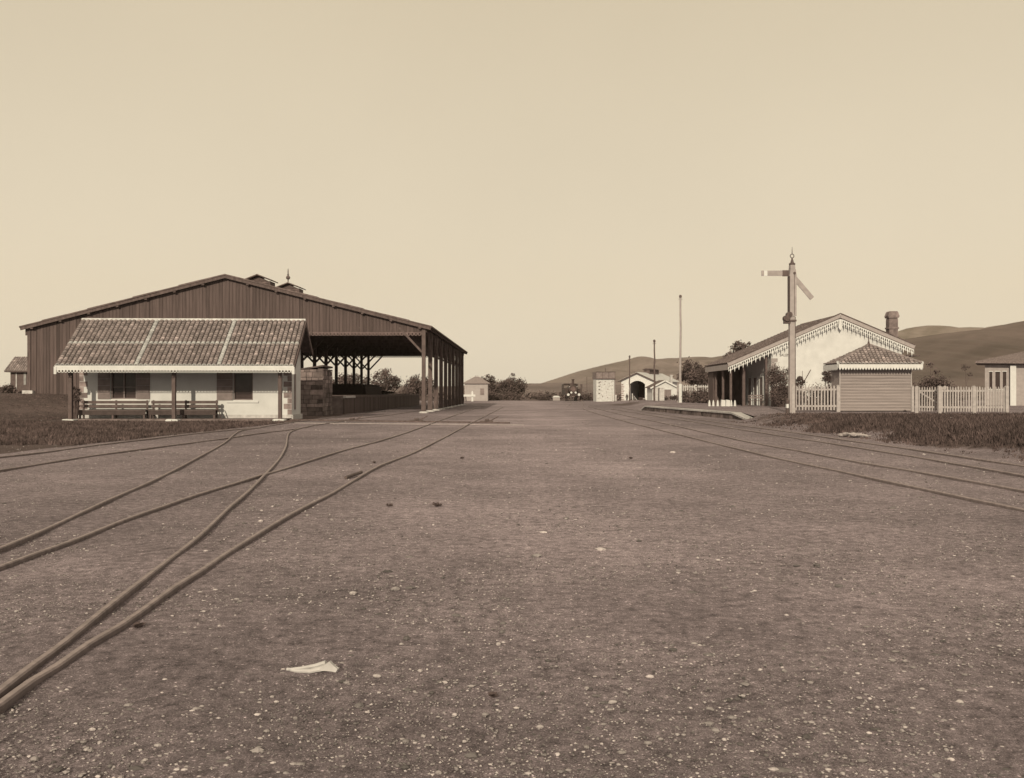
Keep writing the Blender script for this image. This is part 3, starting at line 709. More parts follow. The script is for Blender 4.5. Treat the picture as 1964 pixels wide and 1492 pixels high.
# ------------------------------------------------------------------ clay tiled roof plane
def tile_plane(P0, U, V, ncol, nrow, tr, parent, name='roof', trim=None, mats=None, white_cols=(), white_rows=(), edge_white=True, seed=1, rim=True, amp=1.0):
    """P0 eave start, U along eave, V up the slope; tr(u in 0..1, v)->bool keeps a tile (for hips)."""
    rs = random.Random(seed); m = MB(); Un = U.normalized(); Vn = V.normalized(); Nn = Un.cross(Vn).normalized()
    if Nn.z < 0: Nn = -Nn
    pu = U.length/ncol; pv = V.length/nrow; r = pu*.45
    for i in range(ncol):
        for j in range(nrow):
            if tr and not tr((i+.5)/ncol, (j+.4)/nrow): continue
            base = P0 + Un*(pu*(i+.5)) + Vn*(pv*j)
            wht = (i in white_cols) or (j in white_rows)
            c = rs.uniform(.72, 1.3); ang = rs.uniform(-.02, .02)
            if rs.random() < .05: c *= 1.5
            vs_ = []
            for q, (vv, rr, lift) in enumerate(((-.12*pv, r*1.05, .035*amp), (pv*1.02, r*.85, .0))):
                for k in range(6):
                    a = math.pi*k/5
                    vs_.append(base + Un*(math.cos(a)*rr + vv*ang) + Vn*vv + Nn*(math.sin(a)*rr*.75*amp + lift))
            for k in range(6):                    # inner rim for thickness on the lower end
                a = math.pi*k/5; vs_.append(base + Un*math.cos(a)*r*.68 + Vn*(-.12*pv) + Nn*(math.sin(a)*r*.62*.7*amp + .01))
            fs = [(k, k+1, 7+k, 6+k) for k in range(5)]
            m.add(vs_, fs, 1 if wht else 0, c if not wht else rs.uniform(.65, 1.0))
            m.add(vs_, [(12+k, 13+k, k+1, k) for k in range(5)], 1 if (wht or (j == 0 and edge_white)) else 0, c*.9 if not (j == 0) else rs.uniform(1.0, 1.3))
    o = m.build(name, mats or [M_TILE, M_MORTAR], parent); return o
def slab(m, pts, th, mi=0, c=1.0):               # flat polygon thickened downward
    n_ = len(pts); a = [Vector(p) for p in pts]; b_ = [p - Vector((0, 0, th)) for p in a]
    m.add(a+b_, [tuple(range(n_)), tuple(range(2*n_-1, n_-1, -1))] + [(i, (i+1) % n_, n_+(i+1) % n_, n_+i) for i in range(n_)], mi, c)

# ------------------------------------------------------------------ waiting room
WR = thing('waiting_room', 'low white waiting room with a clay tiled veranda roof and lace fascia', 'building', (-17.24, 45.4, 0), R(2.1))
LW = 6.02
m = MB(); slab(m, [(-LW, 0, 2.86), (LW, 0, 2.86), (LW, 3.0, 5.38), (-LW, 3.0, 5.38)], .05, 0, .5); slab(m, [(-LW, 3.0, 5.38), (LW, 3.0, 5.38), (LW, 4.95, 3.8), (-LW, 4.95, 3.8)], .05, 0, .5)
rf = m.build('roof', M_ROOFD, WR)
tile_plane(Vector((-LW, -.04, 2.88)), Vector((2*LW, 0, 0)), Vector((0, 3.03, 2.54)), 49, 20, None, rf, 'roof_tiles', white_cols=(16, 33), white_rows=(9,))
m = MB(); rs = random.Random(3)
for k in range(60):
    x = -LW + k*2*LW/60; m.tube([(x, 3.0, 5.44), (x+.215, 3.0, 5.45)], [.085, .075], 8, 0, rs.uniform(.85, 1.15))
m.build('ridge_tiles', M_MORTAR, rf)
def lace(m, x0, x1, y, ztop, h, p, parent_unused=None, th=.03, hr=.3):
    n_ = int(round((x1-x0)/p)); p = (x1-x0)/n_
    m.box((x0, y, ztop-h+p*1.5), (x1, y+th, ztop))
    for k in range(n_):
        x = x0 + (k+.5)*p; m.scallop(lambda u, d, v: (x+u, y+.002+d, ztop-h+p*.5+v), p, p*.98, p*hr, th-.004, 0, 1.0)
m = MB(); lace(m, -LW-.02, LW+.02, -.1, 2.86, .37, .16, hr=.33)
m.box((-LW-.05, -.12, 2.42), (-LW+.08, -.06, 2.8)); m.box((LW-.08, -.12, 2.42), (LW+.05, -.06, 2.8)); m.build('fascia', M_WHITE, WR)
m = MB(); m.bar((LW+.03, -.05, 2.74), (LW+.03, 3.02, 5.3), .05, .2, up=(0,0,1)); m.bar((LW+.03, 3.0, 5.3), (LW+.03, 5.0, 3.62), .05, .2, up=(0,0,1)); m.build('bargeboard', M_POST, WR)
m = MB(); m.bar((-LW-.03, -.05, 2.74), (-LW-.03, 3.02, 5.3), .05, .2, up=(0,0,1)); m.bar((-LW-.03, 3.0, 5.3), (-LW-.03, 5.0, 3.62), .05, .2, up=(0,0,1)); m.build('bargeboard', M_POST, WR)
WY, WX0, WX1 = 2.3, -5.85, 5.42
zt = 2.86 + WY/3.0*2.52 - .02
wins = [(-4.2, -2.85, 1.13, 2.57), (2.3, 3.35, 1.07, 2.55)]
def wall_holes(m, x0, x1, y0, y1, z0, z1, holes, mi=0):
    xs = [x0]
    for a, b_, c, d in sorted(holes):
        m.box((xs[-1], y0, z0), (a, y1, z1), mi); m.box((a, y0, z0), (b_, y1, c), mi); m.box((a, y0, d), (b_, y1, z1), mi); xs.append(b_)
    m.box((xs[-1], y0, z0), (x1, y1, z1), mi)
m = MB(); wall_holes(m, WX0, WX1, WY, WY+.35, 0, 3.6, wins)
m.box((WX0, WY+.35, 0), (WX0+.35, 4.7, 3.6)); m.box((WX1-.35, WY+.35, 0), (WX1, 4.7, 3.6)); m.box((WX0+.35, 4.4, 0), (WX1-.35, 4.7, 3.6))
for x in (WX0+.02, WX1-.3): m.prism([(0, 0)], 0, 0) if False else None
for xa, xb in ((WX0, WX0+.3), (WX1-.3, WX1)):    # gable triangles above the side walls
    pts = [(WY, 3.6), (4.7, 3.6), (4.7, 3.92), (3.0, 5.25), (WY, 4.68)]
    vv = [(xa, a, b_) for a, b_ in pts] + [(xb, a, b_) for a, b_ in pts]; k = 5
    m.add(vv, [tuple(range(k)), tuple(range(2*k-1, k-1, -1))] + [(i, k+i, k+(i+1)%k, (i+1)%k) for i in range(k)])
m.build('wall', M_LIME, WR)
m = MB(); m.box((WX0-.04, WY-.05, -.1), (WX1+.05, WY-.003, .28)); m.box((WX1+.003, WY-.05, -.1), (WX1+.1, 4.75, .28)); m.build('plinth', M_COPE, WR)
m = MB(); rs = random.Random(5); z = .29
while z < 3.0:
    hh_ = .3; lx = .42 if int(z/.3) % 2 else .22
    m.box((WX0-.01, WY-.012, z), (WX0+lx, WY-.002, z+hh_-.02), 0, rs.uniform(1.0, 1.7)); m.box((WX1-lx, WY-.012, z), (WX1+.012, WY-.002, z+hh_-.02), 0, rs.uniform(1.0, 1.7)); z += hh_
m.build('quoins', M_STONE, WR)
m = MB(); m.box((WX1+.003, 2.95, .55), (WX1+.03, 3.3, 2.5)); m.build('shutter', M_SHUT, WR)
for x0, x1, z0, z1 in wins:
    wn = MB(); wn.box((x0, WY+.06, z0), (x0+.06, WY+.14, z1)); wn.box((x1-.06, WY+.06, z0), (x1, WY+.14, z1)); wn.box((x0+.06, WY+.06, z0), (x1-.06, WY+.14, z0+.06)); wn.box((x0+.06, WY+.06, z1-.06), (x1-.06, WY+.14, z1))
    if x0 < 0:
        wn.box(((x0+x1)/2-.03, WY+.07, z0+.06), ((x0+x1)/2+.03, WY+.13, z1-.06)); wn.box((x0+.06, WY+.08, z0+.62), (x1-.06, WY+.12, z0+.66))
    wo_ = wn.build('window', M_SHUT, WR)
    m = MB(); m.box((x0+.06, WY+.16, z0+.02), (x1-.06, WY+.17, z1-.02)); m.build('pane', M_GLASS, wo_)
    m = MB(); m.box((x0-.7 if x0 < 0 else x0-.35, WY-.06, z0-.14), (x1+.7 if x0 < 0 else x1+.3, WY-.003, z0-.05)); m.build('sill', M_WHITE, wo_)
for x0, x1, z0, z1 in ((-4.87, -4.22, 1.12, 2.58), (-2.83, -2.12, 1.12, 2.58), (1.43, 2.28, 1.06, 2.56)):
    m = MB(); k = 4
    for q in range(k): m.box((x0, WY-.045, z0+(z1-z0)*q/k+.004), (x1, WY-.012, z0+(z1-z0)*(q+1)/k-.004))
    m.box((x0+.05, WY-.06, z0+.25), (x1-.05, WY-.045, z0+.35)); m.box((x0+.05, WY-.06, z1-.35), (x1-.05, WY-.045, z1-.25)); m.build('shutter', M_SHUT, WR)
m = MB(); m.box((WX0-.02, .55, 2.62), (WX1+.3, .68, 2.76)); m.build('veranda_beam', M_POST, WR)
for x in (-5.55, -.28, 5.18):
    m = MB(); m.box((x-.09, .52, .06), (x+.09, .7, 2.62)); m.box((x-.13, .48, 2.5), (x+.13, .74, 2.62), 0, 1.3); po = m.build('post', M_POST, WR)
    m = MB(); m.prism([(x-.32, -.1), (x+.3, -.1), (x+.28, .07), (x+.2, .1), (x-.26, .11), (x-.34, .05)], .3, .85); m.build('footing', M_WHITE, WR)
m = MB(); m.box((WX0, .85, -.1), (WX1, WY-.05, .1)); m.build('veranda_floor', M_STONE, WR)
# climbing plant at the left corner
b_ = bush('ragged dark creeper on the left end of the white waiting room wall', (-23.35, 47.5, .1), .3, .2, 2.3, 500, .07, 61, name='creeper', cat='creeper')

# benches: lie under the veranda
def bench_mesh(Lb, root):
    m = MB()
    for z0, z1 in ((.58, .73), (.79, .94)): m.box((0, .42, z0), (Lb, .47, z1))
    m.build('backrest', M_POST, root)
    m = MB()
    for y in (.0, .16, .31): m.box((0, y, .43), (Lb, y+.12, .47))
    m.box((0, .0, .2), (Lb, .04, .425), 0, .6)
    m.build('seat', M_POST, root)
    for x in (.05, Lb/2, Lb-.13):
        m = MB(); m.box((x, .02, 0), (x+.09, .1, .43)); m.box((x, .47, 0), (x+.09, .52, .97)); m.box((x+.02, .1, .18), (x+.07, .47, .25)); m.build('leg', M_DARK, root)
cW = math.cos(R(2.1)); sW = math.sin(R(2.1))
def wpt(x, y, z=0): return (-17.24 + x*cW - y*sW, 45.4 + x*sW + y*cW, z)
B1 = thing('bench', 'left plank bench on the waiting room veranda, under the window', 'bench', wpt(-5.5, 1.3, .1), R(2.1), 'plank benches under the veranda')
bench_mesh(3.5, B1)
B2 = dup(B1, wpt(-1.85, 1.3, .1), R(2.1), 'right plank bench on the waiting room veranda, behind the middle post')
m = MB(); m.bar((0,0,0), (-.32, .3, .75), .035); o = m.build('stick', M_DARK); o.location = wpt(1.95, 1.25, .1); tag(o, 'thin stick leaning on the right end of the veranda bench', 'stick')

# ------------------------------------------------------------------ signal
ps = G(1518.5, 792.5, .38)
sg = thing('signal', 'tall tapered railway signal post with two arms and a spiked ring finial', 'signal', ps, R(0))
m = MB(); s0 = F/ps.y                            # px per metre
m.bar((0,0,0), (0,0,5.15), .29, .3, w2=.27); m.build('post', M_PALEP, sg)
m = MB(); m.box((-.15,-.19,5.15), (.2,.19,7.25)); m.prism([(-.17,7.25),(.21,7.25),(.16,7.62),(-.10,7.72)], -.18,.18)
m.prism([(-.12,7.66),(.15,7.6),(.13,7.85),(-.1,7.85)], -.15, .15); m.build('head_casing', M_PALEP, sg)
m = MB(); m.box((-.165,-.2,5.15), (-.152,.2,7.25)); m.box((.075,-.2,5.2),(.1,-.191,7.45)); m.tube([(.08,-.2,7.42),(.08,-.26,7.42)],.06,10); m.build('strap', M_IRON, sg)
m = MB(); m.lathe((.02,0,7.86), [(.16,0),(.17,.08),(.1,.12),(.05,.3),(.035,.38)], 12)
for k in range(16):
    a0, a1 = k*math.pi/8, (k+1)*math.pi/8; m.tube([(.02+.1*math.cos(a0),0,8.34+.1*math.sin(a0)), (.02+.1*math.cos(a1),0,8.34+.1*math.sin(a1))], .022, 6)
m.tube([(.02,0,8.44),(.02,0,8.82)], [.025,.01], 6); m.build('finial', M_IRON, sg)
M_ARM = mat('faded_arm_paint', .3, .7, 4, .15)
m = MB(); m.box((-1.62,-.04,7.28), (-.17,.0,7.56), 0, 1); m.box((-1.48,-.046,7.279),(-1.3,-.041,7.561),1,1); m.box((-.5,-.05,7.26),(-.17,.01,7.58),2,1); m.build('arm', [M_ARM, M_WHITE, M_POST], sg)
m = MB(); m.bar((.12,-.02,7.2), (1.08,-.02,6.08), .26, .04, up=(0,1,0)); m.build('arm', M_ARM, sg)
m = MB(); m.tube([(-.3,-.22,5.02),(-.3,.1,5.02)], .17, 14); m.tube([(-.16,-.2,5.22),(-.16,.1,5.22)], .15, 14); m.tube([(-.3,-.26,4.98),(-.3,-.22,4.98)], .12, 14); m.box((-.42,-.15,4.75),(-.1,.12,4.92)); m.box((-.2,-.19,4.85),(.2,-.16,4.95)); m.build('lamp', M_IRON, sg)
m = MB(); m.tube([(.15,-.16,.3),(.14,-.16,5.1)], .018, 6); m.build('operating_rod', M_IRON, sg)
m = MB(); m.box((-.3,-.1,0), (-.19,.08,.28), 0); m.box((-.3,-.1,.28), (-.19,.08,.5), 1); m.box((-.32,-.12,.5), (-.17,.1,.72), 0); m.build('lever_box', [M_IRON, M_WHITE], sg)

# ------------------------------------------------------------------ hut
YH = 50.8
hx0, hz_ = XZ(1611, 789, YH); hx1, _ = XZ(1746, 789, YH)
hc = (hx0+hx1)/2; hw = (hx1-hx0)/2
hut = thing('hut', 'small weatherboarded hut with a tiled pyramid roof and spike finial', 'hut', (hc, YH, .38), R(0))
m = MB(); z = .06
while z < 2.5:
    m.prism([(-hw, z), (hw, z), (hw, z+.17), (-hw, z+.17)], 0, .02); 
    vv = [(-hw, -.055, z), (hw, -.055, z), (hw, -.001, z+.165), (-hw, -.001, z+.165), (-hw, .0, z), (hw, .0, z)]
    m.add(vv, [(0,1,2,3), (0,4,5,1), (0,3,4), (1,5,2)], 0, random.uniform(.9, 1.08))
    z += .17
m.box((-hw, .021, .02), (hw, 1.4, 2.55)); m.build('wall', M_WEATHER, hut)
m = MB(); m.box((-hw-.05, -.07, 0), (-hw, .0, 2.6)); m.build('corner_board', M_PICKET, hut); m = MB(); m.box((hw, -.07, 0), (hw+.05, 0, 2.6)); m.build('corner_board', M_PICKET, hut)
ew = .0
ex0, ex1, ey0, ey1, ez = -hw-.3, hw+.42, -.55, 1.75, 2.72
ap = Vector((XZ(1666, 0, 51.4)[0]-hc, .6, 3.82))
m = MB()
cn = [Vector((ex0, ey0, ez)), Vector((ex1, ey0, ez)), Vector((ex1, ey1, ez)), Vector((ex0, ey1, ez))]
for i in range(4): slab(m, [cn[i], cn[(i+1) % 4], ap], .05)
hr = m.build('roof', M_ROOFD, hut)
def tri(u, v): return (u > v*((ap.x-ex0)/(ex1-ex0))) and (u < 1 - v*((ex1-ap.x)/(ex1-ex0)))
V = Vector((0, ap.y-ey0, ap.z-ez))
tile_plane(cn[0]+Vector((0,0,.02)), cn[1]-cn[0], V, 22, 9, tri, hr, 'roof_tiles', edge_white=True, white_rows=(), seed=3)
def tri2(u, v): return v*.5 < u < 1-v*.5
tile_plane(cn[3]+Vector((0,0,.02)), cn[0]-cn[3], Vector((ap.x-ex0, 0, ap.z-ez)), 11, 14, tri2, hr, 'roof_tiles', seed=4, edge_white=False)
tile_plane(cn[1]+Vector((0,0,.02)), cn[2]-cn[1], Vector((ap.x-ex1, 0, ap.z-ez)), 11, 14, tri2, hr, 'roof_tiles', seed=5, edge_white=False)
m = MB()
for i in (0, 1):
    n_ = 12
    for k in range(n_): a = cn[i].lerp(ap, k/n_)+Vector((0,0,.08)); b_ = cn[i].lerp(ap, (k+1.05)/n_)+Vector((0,0,.07)); m.tube([a, b_], [.075,.06], 7, 0, random.uniform(.7,1.1))
m.build('hip_tiles', M_TILE, hr)
m = MB()
for i in (0, 1): m.tube([cn[i]+Vector((0,-.03,.06)), cn[i]+Vector((0,.1,.09))], .09, 8)
m.build('hip_end', M_MORTAR, hr)
m = MB(); m.lathe((ap.x, ap.y, ap.z), [(.13,0),(.1,.08),(.05,.16),(.06,.2),(.03,.26),(.02,.46)], 10); m.build('finial', M_IRON, hr)
def points_lace(m, P, L_, h, p, th=.03):
    n_ = int(round(L_/p)); p = L_/n_
    for k in range(n_):
        u0 = k*p
        q = [(u0, 0), (u0+p, 0), (u0+p, -h*.55), (u0+p*.8, -h*.8), (u0+p*.5, -h), (u0+p*.2, -h*.8), (u0, -h*.55)]
        k_ = len(q); vv = [P(a, 0, b_) for a, b_ in q] + [P(a, th, b_) for a, b_ in q]
        m.add(vv, [tuple(range(k_)), tuple(range(2*k_-1, k_-1, -1))] + [(i, k_+i, k_+(i+1)%k_, (i+1)%k_) for i in range(k_)])
m = MB(); points_lace(m, lambda u, d, v: (ex0+u, ey0-.03-d, ez-.02+v), ex1-ex0, .33, .165); m.build('fascia', M_WHITE, hut)
m = MB(); points_lace(m, lambda u, d, v: (ex0-.03-d, ey0+u, ez-.02+v), ey1-ey0, .33, .165); points_lace(m, lambda u, d, v: (ex1+.03+d, ey0+u, ez-.02+v), ey1-ey0, .33, .165)
points_lace(m, lambda u, d, v: (ex0+u, ey1+.0+d, ez-.02+v), ex1-ex0, .33, .165); m.build('fascia', M_WHITE, hut)

# ------------------------------------------------------------------ picket fences
def picket_fence(label, x0, x1, Y, zb, ht, pitch, posts, mt=M_PICKET, name='picket_fence', rot=0.0, cat='fence'):
    t_ = thing(name, label, cat, (x0, Y, zb), rot); L_ = x1-x0; m = MB(); n_ = int(L_/pitch); rs = random.Random(int(x0*10))
    for k in range(n_+1):
        x = k*L_/n_; hh_ = ht + rs.uniform(-.02, .02); w_ = pitch*.25; dx = rs.uniform(-.008, .008)
        m.prism([(x-w_, .1), (x+w_, .1), (x+w_+dx, hh_-.08), (x+dx, hh_), (x-w_+dx, hh_-.08)], 0, .025, 0, rs.uniform(.85, 1.12))
    m.build('pickets', mt, t_)
    m = MB(); m.box((0, .026, .28), (L_, .075, .38)); m.build('rail', mt, t_); m = MB(); m.box((0, .026, ht-.28), (L_, .075, ht-.18)); m.build('rail', mt, t_)
    for px_ in posts:
        m = MB(); m.box((px_-.08, -.06, -.1), (px_+.08, .1, ht-.02)); m.prism([(px_-.09, ht-.02), (px_+.09, ht-.02), (px_, ht+.04)], -.07, .11); m.build('post', mt, t_)
    return t_
x0 = XZ(1521, 0, 50.3)[0]; x1 = XZ(1606, 0, 50.3)[0]
picket_fence('short grey picket fence between the signal post and the weatherboarded hut', x0, x1, 50.3, .38, 1.5, .168, [x1-x0+.04])
x0 = XZ(1802, 0, 46.4)[0]; x1 = XZ(1931, 0, 46.4)[0]
picket_fence('long grey picket fence at the right, between the gate and the photo edge', x0, x1, 46.4, .38, 1.42, .137, [.0, XZ(1868,0,46.4)[0]-x0, x1-x0])
x0 = XZ(1762, 0, 47.4)[0]; x1 = XZ(1796, 0, 46.5)[0]
gt = picket_fence('narrow picket gate with a diagonal brace, standing left of the long fence', x0, x0+1.4, 47.6, .38, 1.42, .12, [0, 1.38], name='picket_gate', rot=R(-38), cat='gate')
m = MB(); m.bar((1.3, .06, .35), (.1, .06, 1.15), .07, .03, up=(0,1,0)); m.build('brace', M_PICKET, gt)
m = MB(); m.box((-.07,-.07,-.1),(.07,.07,1.42)); m.prism([(-.08,1.42),(.08,1.42),(0,1.5)],-.08,.08); o = m.build('fence_post', M_PICKET); o.location = at_px(1750, 50.72); tag(o, 'lone grey fence post touching the right corner of the hut', 'post')
m = MB(); m.box((-.07,-.07,-.1),(.07,.07,1.5)); m.prism([(-.08,1.5),(.08,1.5),(0,1.57)],-.08,.08); o = m.build('fence_post', M_PICKET); o.location = at_px(1521, 46.9); tag(o, 'thick pale fence post standing at the foot of the signal', 'post')
x0 = XZ(1306, 0, 99)[0]; x1 = XZ(1362, 0, 99)[0]
picket_fence('white picket fence half hidden by bushes beyond the station veranda', x0, x1, 99, .38, 1.95, .24, [0, (x1-x0)/2, x1-x0], mt=M_COPE)

# ------------------------------------------------------------------ station building
YS = 70.5; scs = F/YS
stx = XZ(1610, 0, YS)[0]
ST = thing('station_building', 'white gabled station building with lace bargeboards and a deep left veranda', 'building', (stx, YS, .38), R(-1))
def sp(px, py): X, Z = XZ(px, py, YS); return X-stx, Z-.38
xl, zl = sp(1397, 697); xr, zrr = sp(1750, 664); _, zrg = sp(1610, 605)
LS = 9.0
M_TILE2 = mat('old_tile_roof', .17, .9, 9, .4, .02, 18)
m = MB(); slab(m, [(xl, -.1, zl), (0, -.1, zrg), (0, LS, zrg), (xl, LS, zl)], .1); slab(m, [(0, -.1, zrg), (xr, -.1, zrr), (xr, LS, zrr), (0, LS, zrg)], .1); srf = m.build('roof', M_ROOFD, ST)
tile_plane(Vector((xl, 0, zl+.03)), Vector((0, LS, 0)), Vector((-xl, 0, zrg-zl)), 34, 30, None, srf, 'roof_tiles', mats=[M_TILE2, M_MORTAR], edge_white=False, seed=8)
m = MB(); sl, sr = (zrg-zl)/(-xl), (zrr-zrg)/xr
def zs(x): return zrg + x*sl if x < 0 else zrg + x*sr
m.bar((xl-.05, -.2, zl-.08), (0, -.2, zrg-.03), .06, .3, up=(0,0,1)); m.build('bargeboard', M_PALEP, ST); m = MB(); m.bar((0, -.2, zrg-.03), (xr+.05, -.2, zrr-.08), .06, .3, up=(0,0,1)); m.build('bargeboard', M_PALEP, ST)
m = MB(); m.bar((xl-.05, -.22, zl+.1), (0, -.22, zrg+.15), .12, .07, up=(0,0,1)); m.bar((0, -.22, zrg+.15), (xr+.05, -.22, zrr+.1), .12, .07, up=(0,0,1))
m.bar((xl-.02, -.19, zl-.25), (0, -.19, zrg-.2), .05, .05, up=(0,0,1)); m.bar((0, -.19, zrg-.2), (xr+.02, -.19, zrr-.25), .05, .05, up=(0,0,1)); m.build('roof_edging', M_DARK, ST)
m = MB(); x = xl+.02; pt = .33                    # lace trim hanging from both slopes
def lace_unit(m, xc, zf, p, y):
    shape = [[(-.5,0),(.5,0),(.5,-.16),(-.5,-.16)],
             [(-.5,-.16),(-.3,-.16),(-.42,-.5),(-.5,-.5)], [(.5,-.16),(.5,-.5),(.42,-.5),(.3,-.16)],
             [(-.12,-.16),(.12,-.16),(.07,-.42),(-.07,-.42)], [(-.07,-.42),(.07,-.42),(.3,-.62),(.12,-.78),(.05,-1.1),(0,-1.28),(-.05,-1.1),(-.12,-.78),(-.3,-.62)],
             [(-.5,-.5),(-.42,-.5),(-.36,-.66),(-.5,-.8)], [(.42,-.5),(.5,-.5),(.5,-.8),(.36,-.66)]]
    for q in shape:
        pq = [(xc+a*p, zf(xc+a*p)-.26+b_*.5) for a, b_ in q]
        m.prism(pq, y, y+.03)
n_ = int((xr-xl)/pt)
for k in range(n_):
    xc = xl + (k+.5)*(xr-xl)/n_; lace_unit(m, xc, zs, (xr-xl)/n_, -.19)
m.prism([(-.06, zrg-.3), (.06, zrg-.3), (.14, zrg-.95), (0, zrg-1.2), (-.14, zrg-.95)], -.2, -.16); m.build('lace_trim', M_WHITE, ST)
wx0, wx1 = sp(1482, 0)[0], sp(1733, 0)[0]
m = MB(); poly = [(wx0, -.3), (wx1, -.3), (wx1, zs(wx1)-.12), (0, zrg-.12), (wx0, zs(wx0)-.12)]
m.prism(poly, .3, .6); m.box((wx0, .6, -.3), (wx0+.3, LS-.3, zs(wx0)-.1)); m.box((wx1-.3, .6, -.3), (wx1, LS-.3, zs(wx1)-.14)); m.prism(poly, LS-.3, LS-.1); m.build('wall', M_LIME, ST)
m = MB(); z = 0; rs = random.Random(1)
while z < 3.6:
    lx = .5 if int(round(z/.32)) % 2 else .28; m.box((wx0-.01, .285, z), (wx0+lx, .298, z+.3), 0, rs.uniform(.8, 1)); z += .32
m.build('quoins', M_PALEP, ST)
# lettering on the gable
def lettering(txt, size, loc, parent, m_):
    cu = bpy.data.curves.new('lettering', 'FONT'); cu.body = txt; cu.size = size; cu.extrude = .004; cu.align_x = 'LEFT'
    ob = bpy.data.objects.new('lettering', cu); me = bpy.data.meshes.new_from_object(ob); bpy.data.objects.remove(ob); bpy.data.curves.remove(cu)
    me.transform(Matrix.Rotation(R(90), 4, 'X')); me.materials.clear(); me.materials.append(m_)
    ca = me.color_attributes.new('Col', 'FLOAT_COLOR', 'CORNER'); ca.data.foreach_set('color', [1.0]*(4*len(me.loops)))
    o = bpy.data.objects.new('lettering', me); C.objects.link(o); o.location = loc; o.parent = parent; return o
lx_, lz_ = sp(1497.5, 683)
lettering('SALEM', .29, (lx_, .29, lz_), ST, M_CLOTH)
m = MB(); m.box((sp(1440,0)[0], LS*.0+.9, 0), (wx0-.1, 1.0, 0)) if False else None
m.box((wx0-.06, .35, 0), (wx0-.005, .5, 2.9)); m.build('wall_strip', M_WHITE, ST)
# veranda wall openings along the left side wall
for k, y in enumerate((1.3, 3.2, 5.1, 7.0)):
    m = MB(); m.box((wx0-.04, y-.5, .05), (wx0-.004, y+.5, 2.35)); dd = m.build('door', M_SHUT, ST)
    m = MB(); m.box((wx0-.07, y-.62, 0), (wx0-.006, y-.5, 2.45)); m.box((wx0-.07, y+.5, 0), (wx0-.006, y+.62, 2.45)); m.box((wx0-.07, y-.5, 2.35), (wx0-.006, y+.5, 2.45)); m.build('door_frame', M_WHITE, dd)
m = MB(); vx = xl+.28
m.box((xl-.02, -.15, zl-.5), (xl+.04, LS, zl-.06)); m.build('fascia', M_PALEP, ST)
for k in range(4):
    y = .25 + k*(LS-.6)/3; m = MB(); m.bar((vx, y, 0), (vx, y, zl-.1), .17, .17); m.build('post', M_POST, ST)
xe_ = sp(1472, 0)[0]
m = MB(); m.bar((xe_, .3, 0), (xe_, .3, 3.9), .16, .16); m.build('post', M_POST, ST)
x2 = sp(1434, 0)[0]; m = MB(); m.bar((x2, 1.2, 0), (x2, 1.2, 3.9), .22, .22); m.build('post', M_POST, ST)
m = MB(); m.box((vx+.1, LS-.25, 0), (wx0, LS-.12, zl+.2)); m.box((vx-.06, LS-2.4, 0), (vx+.02, LS-.25, zl-.3)); m.build('veranda_screen', M_DARK, ST)
# chimney
cxx, _ = XZ(1708.5, 0, 73.6); m = MB(); X = cxx-stx; y = 73.6-YS
m.box((X-.36, y-.35, 2), (X+.36, y+.35, 7.2)); m.box((X-.42, y-.41, 6.35), (X+.42, y+.41, 6.48), 0, 1.2); m.box((X-.33, y-.3, 7.2), (X+.33, y+.3, 7.3)); 
m.prism([(X-.40, 7.25), (X-.47, 7.4), (X-.38, 7.65), (X-.3, 7.8), (X+.3, 7.8), (X+.38, 7.65), (X+.47, 7.4), (X+.40, 7.25)], y-.4, y+.4, 0, 1.3); m.build('chimney', M_STONE, srf)
m = MB(); hx, hz2 = sp(1745, 683); m.box((xr-1.0, .2, hz2+.02), (xr+.65, 3, hz2+.1)); m.box((xr-.95,.25,hz2-.4),(xr-.8,.4,hz2+.02)); m.box((xr+.3,2,0),(xr+.45,2.15,hz2+.02)); m.build('lean_to_roof', M_DARK, ST)
# things by the station
bs = thing('bench', 'small slatted bench under the station veranda', 'bench', at_px(1437, 69.8), 0)
m = MB(); m.box((0,.4,.62),(1.25,.45,.72)); m.box((0,.4,.8),(1.25,.45,.9)); m.build('backrest', M_SHUT, bs); m = MB(); m.box((0,0,.42),(1.25,.4,.46)); m.build('seat', M_POST, bs)
for x in (.05, 1.12): m = MB(); m.box((x,.02,0),(x+.07,.09,.42)); m.box((x,.4,0),(x+.07,.46,.9)); m.build('leg', M_DARK, bs)
def cone_stone(label, px, Y, first=[None]):
    if first[0] is None:
        o = thing('kerb_stone', label, 'kerb stone', at_px(px, Y), 0, 'white tapered stones along the platform')
        m = MB(); m.lathe((0,0,-.05), [(.105,0),(.1,.1),(.085,.3),(.055,.46),(.02,.54)], 10); m.build('stone_body', M_WHITE, o); first[0] = o; return o
    return dup(first[0], at_px(px, Y), 0, label)
for px, lb in ((1360.7, 'farthest left of the small white tapered stones on the platform'), (1368.2, 'second small white tapered stone from the left on the platform'), (1376.6, 'third small white tapered stone from the left on the platform'), (1402.6, 'white tapered stone just right of the square white block'), (1409.6, 'rightmost small white tapered stone, by the veranda corner')):
    cone_stone(lb, px, 70.5)
for px, lb in ((1386.5, 'left one of two square white blocks on the platform, with canes in it'), (1395.5, 'square white block at the foot of a veranda post')):
    m = MB(); m.prism([(-.17,-.05),(.17,-.05),(.155,.48),(-.135,.52)], -.15, .15); o = m.build('stone_block', M_WHITE); o.location = at_px(px, 70.4); tag(o, lb, 'stone block')
    if px < 1390:
        m = MB(); m.tube([(-.08,0,.5),(-.06,0,.85)], .03, 6); m.tube([(.07,0,.5),(.05,0,1.05)], .025, 6); c_ = m.build('cane', M_BARK, o)
